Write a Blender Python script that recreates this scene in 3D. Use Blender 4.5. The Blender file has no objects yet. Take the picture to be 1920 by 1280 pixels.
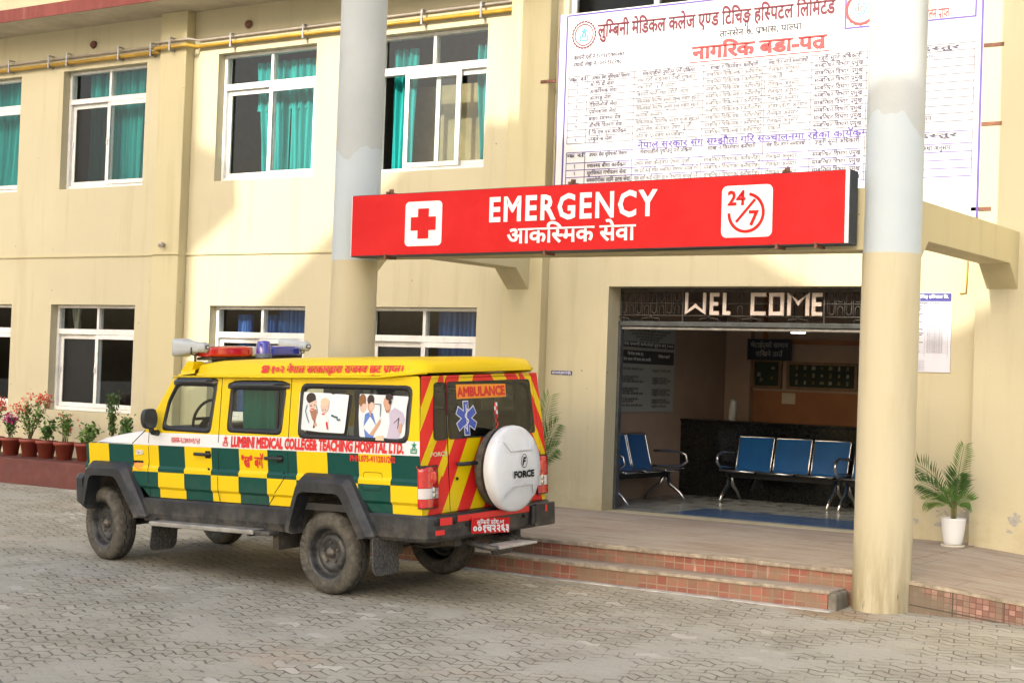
import bpy, bmesh, math, random
from mathutils import Vector, Matrix, geometry
random.seed(7)
C = bpy.context.scene.collection
SC = bpy.context.scene
R = math.radians

# ------------------------------------------------------------------ camera
def cam_axes(yaw, pit, rol):
    y, p, r = R(yaw), R(pit), R(rol)
    f = Vector((-math.sin(y)*math.cos(p), math.cos(y)*math.cos(p), math.sin(p)))
    r0 = f.cross(Vector((0, 0, 1))).normalized(); u0 = r0.cross(f)
    return math.cos(r)*r0+math.sin(r)*u0, -math.sin(r)*r0+math.cos(r)*u0, f
cr, cu, cf = cam_axes(33.969, 1.21, 2.043)
cd = bpy.data.cameras.new('camera'); cam = bpy.data.objects.new('camera', cd); C.objects.link(cam)
cam.matrix_world = Matrix(((cr.x, cu.x, -cf.x, 0), (cr.y, cu.y, -cf.y, 0), (cr.z, cu.z, -cf.z, 1.859), (0, 0, 0, 1)))
cd.sensor_width = 36; cd.lens = 36*2987/1920; cd.clip_start = .1; cd.clip_end = 2000
SC.camera = cam

# ------------------------------------------------------------------ light
SUN = Vector((.055, 1, -.5)).normalized()
ELEV = math.asin(-SUN.z)
w = bpy.data.worlds.new('World'); SC.world = w; w.use_nodes = True
nt = w.node_tree; sky = nt.nodes.new('ShaderNodeTexSky'); sky.sky_type = 'NISHITA'; sky.sun_disc = False
sky.sun_elevation = ELEV; sky.sun_rotation = math.pi+.055; sky.altitude = 400; sky.air_density = 1.0; sky.dust_density = 8.5; sky.ozone_density = .8
bg = nt.nodes['Background']; nt.links.new(sky.outputs[0], bg.inputs[0]); bg.inputs[1].default_value = .15
sl = bpy.data.lights.new('sun', 'SUN'); so = bpy.data.objects.new('sun', sl); C.objects.link(so)
sl.energy = 2.0; sl.angle = R(.5); sl.color = (1, .93, .80)
so.rotation_euler = SUN.to_track_quat('-Z', 'Y').to_euler()
SC.view_settings.view_transform = 'Standard'; SC.view_settings.look = 'None'
SC.view_settings.exposure = 1.45; SC.view_settings.gamma = 1

# ------------------------------------------------------------------ node helpers
def s2l(c): return tuple((x/12.92 if x <= .04045 else ((x+.055)/1.055)**2.4) for x in c)
def hexc(h): return s2l(tuple(int(h[i:i+2], 16)/255 for i in (0, 2, 4)))
class NT:
    def __init__(s, m): s.t = m.node_tree; s.n = s.t.nodes
    def new(s, t, **k):
        n = s.n.new(t)
        for a, v in k.items(): setattr(n, a, v)
        return n
    def put(s, sock, v):
        if isinstance(v, bpy.types.NodeSocket): s.t.links.new(v, sock)
        elif v is not None:
            if sock.type == 'RGBA' and hasattr(v, '__len__') and len(v) == 3: v = (*v, 1)
            sock.default_value = v
    def math(s, op, a, b=None, c=None, clamp=False):
        n = s.new('ShaderNodeMath', operation=op, use_clamp=clamp); s.put(n.inputs[0], a)
        if b is not None: s.put(n.inputs[1], b)
        if c is not None: s.put(n.inputs[2], c)
        return n.outputs[0]
    def mix(s, f, a, b, mode='MIX'):
        n = s.new('ShaderNodeMix', data_type='RGBA', blend_type=mode); s.put(n.inputs[0], f); s.put(n.inputs[6], a); s.put(n.inputs[7], b); return n.outputs[2]
    def ramp(s, f, a, b, ca=(0, 0, 0, 1), cb=(1, 1, 1, 1)):
        n = s.new('ShaderNodeMapRange', interpolation_type='SMOOTHSTEP'); s.put(n.inputs[0], f); s.put(n.inputs[1], a); s.put(n.inputs[2], b); return n.outputs[0]
    def noise(s, vec, scale, detail=3, rough=.55, dist=0):
        n = s.new('ShaderNodeTexNoise'); s.put(n.inputs['Vector'], vec); s.put(n.inputs['Scale'], scale); n.inputs['Detail'].default_value = detail
        n.inputs['Roughness'].default_value = rough; n.inputs['Distortion'].default_value = dist; return n.outputs[0]
    def pos(s): return s.new('ShaderNodeNewGeometry').outputs['Position']
    def obj(s): return s.new('ShaderNodeTexCoord').outputs['Object']
    def sep(s, v): n = s.new('ShaderNodeSeparateXYZ'); s.put(n.inputs[0], v); return n.outputs
    def comb(s, x, y, z):
        n = s.new('ShaderNodeCombineXYZ')
        for i, v in enumerate((x, y, z)): s.put(n.inputs[i], v)
        return n.outputs[0]
    def scale(s, v, k): n = s.new('ShaderNodeVectorMath', operation='MULTIPLY'); s.put(n.inputs[0], v); n.inputs[1].default_value = k; return n.outputs[0]
    def bump(s, h, strength=.3, dist=.01):
        n = s.new('ShaderNodeBump'); s.put(n.inputs['Height'], h); n.inputs['Strength'].default_value = strength; n.inputs['Distance'].default_value = dist; return n.outputs[0]
MATS = {}
def mat(name, col=(.5, .5, .5), rough=.6, metal=0, spec=.5, coat=0, emit=None, estr=1, build=None, alpha=None):
    if name in MATS: return MATS[name]
    m = bpy.data.materials.new(name); m.use_nodes = True; t = NT(m); b = t.n['Principled BSDF']
    b.inputs['Base Color'].default_value = (*col, 1); b.inputs['Roughness'].default_value = rough; b.inputs['Metallic'].default_value = metal
    b.inputs['Specular IOR Level'].default_value = spec; b.inputs['Coat Weight'].default_value = coat
    if emit: b.inputs['Emission Color'].default_value = (*emit, 1); b.inputs['Emission Strength'].default_value = estr
    if build: build(t, b)
    MATS[name] = m; return m
def var(name, col, rough=.6, amt=.12, scale=6, bump=.0, metal=0, coat=0, spec=.5, bscale=60, dirt=None):
    """procedural material: a colour with mottling, faint grain and optional dirt film"""
    def bld(t, b):
        v = t.obj(); n = t.noise(v, scale, 4)
        d = tuple(c*(1-amt) for c in col); l = tuple(min(1, c*(1+amt)) for c in col)
        c = t.mix(t.ramp(n, .3, .7), d, l)
        if dirt: c = t.mix(t.math('MULTIPLY', t.ramp(t.noise(v, scale*1.7, 6, .7), .45, .75), dirt[1]), c, dirt[0])
        t.put(b.inputs['Base Color'], c)
        t.put(b.inputs['Roughness'], t.math('ADD', t.math('MULTIPLY', n, .2), rough-.1))
        if bump: t.put(b.inputs['Normal'], t.bump(t.noise(v, bscale, 3), bump, .004))
    return mat(name, col, rough, metal, spec, coat, build=bld)
def glass(name, tint, refl=1.0, rough=.02, ior=1.45, trans=1.0):
    if name in MATS: return MATS[name]
    m = bpy.data.materials.new(name); m.use_nodes = True; t = NT(m); t.n.remove(t.n['Principled BSDF'])
    tr = t.new('ShaderNodeBsdfTransparent'); tr.inputs[0].default_value = (*tint, 1)
    gl = t.new('ShaderNodeBsdfGlossy'); gl.inputs[0].default_value = (.9, .95, 1, 1); gl.inputs[1].default_value = rough
    g_ = t.new('ShaderNodeNewGeometry'); vm = t.new('ShaderNodeVectorMath', operation='DOT_PRODUCT'); t.put(vm.inputs[0], g_.outputs['Normal']); t.put(vm.inputs[1], g_.outputs['Incoming'])
    fr_ = t.math('ADD', .045, t.math('MULTIPLY', t.math('POWER', t.math('SUBTRACT', 1, t.math('ABSOLUTE', vm.outputs['Value'])), 5), .9))
    mx = t.new('ShaderNodeMixShader'); t.put(mx.inputs[0], t.math('MULTIPLY', fr_, refl, clamp=True))
    t.t.links.new(tr.outputs[0], mx.inputs[1]); t.t.links.new(gl.outputs[0], mx.inputs[2])
    t.t.links.new(mx.outputs[0], t.n['Material Output'].inputs[0]); MATS[name] = m; return m

# ------------------------------------------------------------------ mesh helpers
class MB:
    def __init__(s): s.v = []; s.f = []; s.mi = []; s.mats = []; s.sm = []
    def m(s, mt):
        if mt not in s.mats: s.mats.append(mt)
        return s.mats.index(mt)
    def add(s, vs, fs, mt, smooth=False):
        o = len(s.v); s.v += [tuple(v) for v in vs]; i = s.m(mt)
        for f in fs: s.f.append(tuple(o+k for k in f)); s.mi.append(i); s.sm.append(smooth)
        return s
    def box(s, x0, x1, y0, y1, z0, z1, mt, bev=0):
        if x0 > x1: x0, x1 = x1, x0
        if y0 > y1: y0, y1 = y1, y0
        if z0 > z1: z0, z1 = z1, z0
        b = min(bev, (x1-x0)*.45, (y1-y0)*.45, (z1-z0)*.45)
        if b <= 0:
            vs = [(x, y, z) for x in (x0, x1) for y in (y0, y1) for z in (z0, z1)]
            return s.add(vs, [(0, 1, 3, 2), (4, 6, 7, 5), (0, 4, 5, 1), (2, 3, 7, 6), (0, 2, 6, 4), (1, 5, 7, 3)], mt)
        bm = bmesh.new(); bmesh.ops.create_cube(bm, size=1)
        for v in bm.verts: v.co = ((x0+x1)/2+v.co.x*(x1-x0), (y0+y1)/2+v.co.y*(y1-y0), (z0+z1)/2+v.co.z*(z1-z0))
        bmesh.ops.bevel(bm, geom=list(bm.edges), offset=b, segments=2, affect='EDGES', profile=.5)
        return s.bm(bm, mt, False)
    def bm(s, bm, mt, smooth=False, M=None):
        bm.verts.index_update(); vs = [(M @ v.co if M else v.co.copy()) for v in bm.verts]; fs = [[v.index for v in f.verts] for f in bm.faces]
        bm.free(); return s.add(vs, fs, mt, smooth)
    def quad(s, a, b, c, d, mt): return s.add([a, b, c, d], [(0, 1, 2, 3)], mt)
    def prism(s, poly, fn0, fn1, mt, smooth=False):
        """poly 2D; fn0/fn1 map (u,v)->3D for the two ends"""
        n = len(poly); vs = [fn0(*p) for p in poly]+[fn1(*p) for p in poly]
        tri = geometry.tessellate_polygon([[Vector((p[0], p[1], 0)) for p in poly]])
        fs = [tuple(t) for t in tri]+[tuple(k+n for k in reversed(t)) for t in tri]
        s.add(vs, fs, mt); s.add(vs, [(i, (i+1) % n, n+(i+1) % n, n+i) for i in range(n)], mt, smooth); return s
    def sheet(s, poly, fn, mt):
        tri = geometry.tessellate_polygon([[Vector((p[0], p[1], 0)) for p in poly]])
        return s.add([fn(*p) for p in poly], [tuple(t) for t in tri], mt)
    def tube(s, pts, r, mt, seg=8, cap=True):
        pts = [Vector(p) for p in pts]; n = len(pts); rs = r if hasattr(r, '__len__') else [r]*n
        vs = []; prev = None
        for i, p in enumerate(pts):
            t = ((pts[min(i+1, n-1)]-pts[max(i-1, 0)])).normalized()
            a = t.orthogonal().normalized() if prev is None else (prev-prev.dot(t)*t).normalized()
            prev = a; b = t.cross(a)
            for k in range(seg): vs.append(p+rs[i]*(math.cos(2*math.pi*k/seg)*a+math.sin(2*math.pi*k/seg)*b))
        fs = [(i*seg+k, i*seg+(k+1) % seg, (i+1)*seg+(k+1) % seg, (i+1)*seg+k) for i in range(n-1) for k in range(seg)]
        s.add(vs, fs, mt, True)
        if cap: s.add(vs, [tuple(reversed(range(seg))), tuple(range((n-1)*seg, n*seg))], mt)
        return s
    def lathe(s, prof, c, ax, mt, seg=32, smooth=True, rot=0):
        """prof [(radius, along)]; axis vector ax"""
        ax = Vector(ax).normalized(); a = ax.orthogonal().normalized(); b = ax.cross(a); c = Vector(c)
        vs = [c+ax*h+r*(math.cos(2*math.pi*k/seg+rot)*a+math.sin(2*math.pi*k/seg+rot)*b) for r, h in prof for k in range(seg)]
        n = len(prof)
        fs = [(i*seg+k, i*seg+(k+1) % seg, (i+1)*seg+(k+1) % seg, (i+1)*seg+k) for i in range(n-1) for k in range(seg)]
        return s.add(vs, fs, mt, smooth)
    def loft(s, rings, mt, smooth=True, closed=True, caps=True):
        n = len(rings[0]); vs = [p for r in rings for p in r]; kk = n if closed else n-1
        fs = [(i*n+k, i*n+(k+1) % n, (i+1)*n+(k+1) % n, (i+1)*n+k) for i in range(len(rings)-1) for k in range(kk)]
        s.add(vs, fs, mt, smooth)
        if caps and closed: s.add(vs, [tuple(reversed(range(n))), tuple(range(len(vs)-n, len(vs)))], mt)
        return s
    def build(s, name, parent=None, label=None, bevel=0, autosmooth=True):
        me = bpy.data.meshes.new(name); me.from_pydata([tuple(v) for v in s.v], [], s.f)
        for mt in s.mats: me.materials.append(mt)
        me.polygons.foreach_set('material_index', s.mi); me.polygons.foreach_set('use_smooth', s.sm)
        bm = bmesh.new(); bm.from_mesh(me); bmesh.ops.remove_doubles(bm, verts=bm.verts, dist=1e-5)
        bmesh.ops.recalc_face_normals(bm, faces=bm.faces)
        bm.to_mesh(me); bm.free(); me.update()
        o = bpy.data.objects.new(name, me); C.objects.link(o)
        if parent: o.parent = parent
        if label: o['label'] = label
        if bevel:
            b = o.modifiers.new('bevel', 'BEVEL'); b.width = bevel; b.segments = 2; b.limit_method = 'ANGLE'; b.angle_limit = R(40)
        return o
def tag(o, label, cat, group=None):
    o['label'] = label; o['category'] = cat
    if group: o['group'] = group
    return o
def struct(o): o['kind'] = 'structure'; return o
def empty(name, loc, label, cat, group=None, rz=0):
    o = bpy.data.objects.new(name, None); C.objects.link(o); o.location = loc; o.rotation_euler = (0, 0, rz); o.empty_display_size = .2
    return tag(o, label, cat, group)
def rrect(x0, x1, y0, y1, r, seg=4):
    out = []
    for cx, cy, a0 in ((x1-r, y1-r, 0), (x0+r, y1-r, 90), (x0+r, y0+r, 180), (x1-r, y0+r, 270)):
        for k in range(seg+1): a = R(a0+90*k/seg); out.append((cx+r*math.cos(a), cy+r*math.sin(a)))
    return out
def rpoly(pts, r, seg=3):
    """round the corners of a polygon"""
    out = []; n = len(pts)
    for i in range(n):
        p = Vector(pts[i]); a = (Vector(pts[i-1])-p); b = (Vector(pts[(i+1) % n])-p)
        k = min(r, a.length*.45, b.length*.45); a = p+a.normalized()*k; b = p+b.normalized()*k
        for j in range(seg+1):
            t = j/seg; q = (1-t)**2*a+2*t*(1-t)*p+t*t*b; out.append((q.x, q.y))
    return out

# ------------------------------------------------------------------ lettering (meshes cut from the built-in text curves)
_gc = {}
def _raw(ch, off):
    cu_ = bpy.data.curves.new('t', 'FONT'); cu_.body = ch; cu_.resolution_u = 2
    o = bpy.data.objects.new('t', cu_); C.objects.link(o); bpy.context.view_layer.update()
    dg = bpy.context.evaluated_depsgraph_get(); me = o.evaluated_get(dg).to_mesh()
    v = [(p.co.x, p.co.y) for p in me.vertices]; f = [tuple(p.vertices) for p in me.polygons]
    o.evaluated_get(dg).to_mesh_clear(); bpy.data.objects.remove(o); bpy.data.curves.remove(cu_)
    if off:                                   # heavier weight: push the outline outwards
        cnt = {}
        def ar(t): return sum(v[t[i]][0]*v[t[(i+1) % len(t)]][1]-v[t[(i+1) % len(t)]][0]*v[t[i]][1] for i in range(len(t)))
        f = [t if ar(t) > 0 else t[::-1] for t in f]
        key = {}; rep = [key.setdefault((round(p[0], 5), round(p[1], 5)), i) for i, p in enumerate(v)]
        for t in f:
            for i in range(len(t)):
                e = (rep[t[i]], rep[t[(i+1) % len(t)]]); cnt[e] = cnt.get(e, 0)+1
        nrm = {}
        for a_, b_ in cnt:
            if (b_, a_) in cnt or a_ == b_: continue
            dx, dy = v[b_][0]-v[a_][0], v[b_][1]-v[a_][1]; l = math.hypot(dx, dy) or 1
            for q in (a_, b_): nrm.setdefault(q, []).append((dy/l, -dx/l))
        out = list(v)
        for i in range(len(v)):
            n_ = nrm.get(rep[i])
            if n_:
                nx, ny = sum(k[0] for k in n_), sum(k[1] for k in n_); l = math.hypot(nx, ny)
                if l > .3: k = off*min(1.6, 2/l if len(n_) == 2 else 1); out[i] = (v[i][0]+nx/l*k, v[i][1]+ny/l*k)
        v = out
    return v, f
def _adv(ch):
    k = ('adv', ch)
    if k not in _gc:
        def mx(s): return max((p[0] for p in _raw(s, 0)[0]), default=0)
        _gc[k] = mx(ch+'IIIIII')-mx('IIIIII')
    return _gc[k]
def glyph(ch, off=0, half=False):
    k = (ch, off, half)
    if k in _gc: return _gc[k]
    v, f = _raw(ch, off); a = _adv(ch)
    if half and v:
        bm = bmesh.new(); vv = [bm.verts.new((x, y, 0)) for x, y in v]
        for t in f:
            try: bm.faces.new([vv[i] for i in t])
            except ValueError: pass
        cut = a-(.20 if ch not in 'कफ' else .1)
        bmesh.ops.bisect_plane(bm, geom=bm.verts[:]+bm.edges[:]+bm.faces[:], plane_co=(cut, 0, 0), plane_no=(1, 0, 0), clear_outer=True)
        bm.verts.index_update(); v = [(p.co.x, p.co.y) for p in bm.verts]; f = [tuple(q.index for q in t.verts) for t in bm.faces]; bm.free(); a = cut
    _gc[k] = (v, f, a); return _gc[k]
CONS = set('कखगघङचछजझञटठडढणतथदधनपफबभमयरलवशषसह'); MARK = set('ािीुूृेैोौंँः़ॉ')
def layout(s, off=0, track=0):
    out = []; x = 0; i = 0
    def put(ch, half=False):
        nonlocal x
        v, f, a = glyph(ch, off, half); out.append((v, f, x)); x += a+track
    while i < len(s):
        ch = s[i]
        if ch in CONS:
            cl = [ch]; i += 1
            while i+1 < len(s) and s[i] == '्' and s[i+1] in CONS: cl.append(s[i+1]); i += 2
            mk = []
            while i < len(s) and s[i] in MARK: mk.append(s[i]); i += 1
            reph = len(cl) > 1 and cl[0] == 'र'
            if reph: cl = cl[1:]
            rak = len(cl) > 1 and cl[-1] == 'र'
            if rak: cl = cl[:-1]
            if 'ि' in mk: put('ि')
            sub = len(cl) == 2 and cl[0] in 'दङ' and cl[1] in 'वग'
            if sub:
                put(cl[0]); vs_, fs_, a_ = glyph(cl[1], off); out.append(([(p[0]*.6-.48, p[1]*.6-.33) for p in vs_], fs_, x)); cl = []
            for c in cl[:-1]:
                if c in 'दङटठडढह': put(c)
                else: put(c, True)
            if cl: put(cl[-1])
            if rak:
                t = .05+off; out.append(([(-.36, .0), (-.36+t*1.6, .0-t), (-.16, .17), (-.16, .17+t*1.7)], [(0, 1, 2, 3)], x))
            for m_ in mk:
                if m_ != 'ि': put(m_)
            if reph:
                v, f, a = glyph('ॅ', off); out.append((v, f, x))
        else:
            put(ch); i += 1
    return out, x
def text(mb, s, mt, o, u, v, width=None, height=None, off=0, align='L', lift=(0, 0, 0), track=0):
    """lettering on a plane: o origin (baseline), u/v unit directions; width fixes the run, height the cap height"""
    L, w0 = layout(s, off, track); cap = .622 if any('\u0900' < c < '\u0980' for c in s) else .70
    ky = (height/cap) if height else None; kx = (width/w0) if width else None
    if kx is None: kx = ky
    if ky is None: ky = kx
    x0 = {'L': 0, 'C': -w0*kx/2, 'R': -w0*kx}[align]
    o = Vector(o)+Vector(lift); u = Vector(u); v = Vector(v)
    nn = u.cross(v)
    for gi, (vs, fs, dx) in enumerate(L):
        if vs: mb.add([o+nn*(.0007*(gi % 3))+u*(x0+(px+dx)*kx)+v*(py*ky) for px, py in vs], fs, mt)
    return w0*kx
# ================================================================== materials of the place
YW, YP = 15.72, 15.56                       # wall face, pilaster face
CREAM = (.505, .460, .315)
def wall_build(col, peel):
    def bld(t, b):
        p = t.pos(); x, y, z = t.sep(p)
        n1 = t.noise(p, .5, 4); n2 = t.noise(t.scale(p, (6, 6, .5)), 1.0, 4, .6); n3 = t.noise(p, 9, 5, .65)
        c = t.mix(t.ramp(n1, .3, .7), tuple(k*.95 for k in col), tuple(k*1.03 for k in col))
        c = t.mix(t.math('MULTIPLY', t.ramp(n2, .50, .76), .36), c, (col[0]*.72, col[1]*.68, col[2]*.60))     # rain streaks
        c = t.mix(t.math('MULTIPLY', t.ramp(n3, .60, .74), .16), c, (.42, .36, .24))                            # scuffs
        low = t.math('MULTIPLY', t.ramp(t.math('ADD', z, t.math('MULTIPLY', n3, .5)), 1.25, .55), t.ramp(t.noise(p, 2.3, 5, .7), .38, .68))
        c = t.mix(t.math('MULTIPLY', low, .55), c, (.36, .29, .16))                                             # grime near the floor
        if peel:                                                                                                # flaked plaster low on the wall
            mz = t.math('MULTIPLY', t.ramp(z, .40, .52), t.ramp(z, .95, .72))
            pm = t.math('GREATER_THAN', t.math('MULTIPLY', t.noise(t.scale(p, (1, 1, 1.5)), 3.1, 5, .62), mz), .545)
            pm = t.math('MULTIPLY', pm, t.math('GREATER_THAN', x, -6.0))
            c = t.mix(pm, c, t.mix(t.noise(p, 30, 3), (.26, .25, .23), (.42, .40, .36)))
        dots = t.new('ShaderNodeTexVoronoi'); t.put(dots.inputs['Vector'], p); dots.inputs['Scale'].default_value = 3.2
        c = t.mix(t.math('LESS_THAN', dots.outputs['Distance'], .035), c, (.25, .21, .14))                      # nail holes
        t.put(b.inputs['Base Color'], c); t.put(b.inputs['Normal'], t.bump(t.math('ADD', n3, t.math('MULTIPLY', t.noise(p, 70, 2), .35)), .22, .01))
    return bld
M_wall = mat('cream_plaster', CREAM, .8, spec=.25, build=wall_build(CREAM, True))
M_wall2 = mat('cream_plaster_smooth', CREAM, .75, spec=.25, build=wall_build((.515, .46, .285), False))
M_soffit = var('eave_underside', (.46, .42, .33), .9, .12, 2, dirt=((.25, .22, .16), .4))
def fascia_bld(t, b):
    p = t.pos(); n = t.noise(t.scale(p, (3, 3, .6)), 1.4, 5, .65)
    c = t.mix(t.ramp(n, .35, .7), (.165, .030, .022), (.225, .050, .038))
    v = t.new('ShaderNodeTexVoronoi', feature='F1'); t.put(v.inputs['Vector'], t.comb(t.math('MULTIPLY', t.sep(p)[0], 1.0), 0, 0)); v.inputs['Scale'].default_value = 1.1
    c = t.mix(t.math('MULTIPLY', t.math('LESS_THAN', v.outputs['Distance'], .03), .8), c, (.05, .03, .03))
    c = t.mix(t.math('MULTIPLY', t.ramp(t.noise(t.scale(p, (9, 9, .8)), 1, 4), .6, .8), .4), c, (.30, .20, .17))
    t.put(b.inputs['Base Color'], c)
M_fascia = mat('red_fascia_paint', (.42, .08, .06), .7, build=fascia_bld)
def column_bld(t, b):
    p = t.pos(); x, y, z = t.sep(p); n1 = t.noise(p, 1.2, 5, .6); n2 = t.noise(t.scale(p, (5, 5, .7)), 1.2, 5, .6)
    old = t.mix(t.ramp(n1, .35, .7), (.395, .425, .435), (.45, .48, .49))
    new = t.mix(t.ramp(n1, .3, .7), (.43, .495, .54), (.465, .525, .565))
    edge = t.math('ADD', 4.02, t.math('ADD', t.math('MULTIPLY', t.math('SUBTRACT', t.noise(t.scale(p, (3, 3, .1)), 1.1, 2, .4), .5), .75), t.math('MULTIPLY', t.math('SUBTRACT', t.noise(p, 14, 3), .5), .025)))
    c = t.mix(t.math('LESS_THAN', z, edge), old, new)
    cr_ = t.mix(t.ramp(n2, .45, .75), (.50, .455, .32), (.455, .405, .265))
    g = t.math('MULTIPLY', t.ramp(t.math('ADD', z, t.math('MULTIPLY', n2, .7)), 1.35, .30), 1.0)
    cr_ = t.mix(t.math('MULTIPLY', g, t.ramp(n2, .36, .64)), cr_, (.25, .21, .12))
    cr_ = t.mix(t.math('MULTIPLY', t.ramp(t.noise(t.scale(p, (11, 11, 1.6)), 1, 5, .7), .62, .72), t.ramp(z, 1.0, .2)), cr_, (.10, .095, .075))
    c = t.mix(t.math('LESS_THAN', z, t.math('ADD', 2.955, t.math('MULTIPLY', t.noise(p, 9, 2), .012))), c, cr_)
    t.put(b.inputs['Base Color'], c); t.put(b.inputs['Normal'], t.bump(t.math('ADD', n1, t.noise(p, 40, 3)), .18, .01))
M_col = mat('column_paint', (.6, .55, .4), .75, spec=.3, build=column_bld)
def frame_bld(t, b):
    p = t.pos(); n = t.noise(p, 5, 6, .7); c = t.mix(t.ramp(n, .35, .72), (.74, .74, .72), (.60, .60, .58))
    c = t.mix(t.math('MULTIPLY', t.ramp(t.noise(t.scale(p, (20, 20, 4)), 1, 5, .7), .55, .75), .5), c, (.38, .36, .32)); t.put(b.inputs['Base Color'], c)
M_frame = mat('weathered_white_frame', (.7, .7, .68), .45, build=frame_bld)
M_winglass = glass('window_glass', (.80, .85, .84), .75, .01)
M_darkglass = glass('dusty_window_glass', (.45, .43, .38), 2.0, .05)
M_screen = glass('insect_screen', (.22, .22, .22), .8, .4)
def cloth(name, a, b_):
    def bld(t, b):
        p = t.pos(); n = t.noise(t.scale(p, (14, 14, .4)), 1, 4); t.put(b.inputs['Base Color'], t.mix(t.ramp(n, .3, .7), a, b_))
    return mat(name, a, .85, spec=.2, build=bld)
M_teal = cloth('teal_curtain', (.012, .24, .24), (.02, .37, .36)); M_blue = cloth('blue_curtain', (.05, .12, .34), (.08, .19, .50))
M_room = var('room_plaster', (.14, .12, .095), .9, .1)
M_dark = mat('dark_gap', (.012, .012, .012), .8)
M_pipe = var('yellow_pipe_paint', (.45, .27, .025), .35, .18, 5, dirt=((.3, .2, .05), .4)); M_conduit = var('grey_conduit', (.45, .40, .36), .5, .15, 5)
M_steel = var('galvanised_steel', (.35, .35, .35), .4, .2, 9, metal=.6); M_rust = var('rusty_steel', (.16, .07, .045), .8, .35, 14)
M_black = var('black_steel', (.02, .02, .022), .5, .3, 10)

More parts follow.
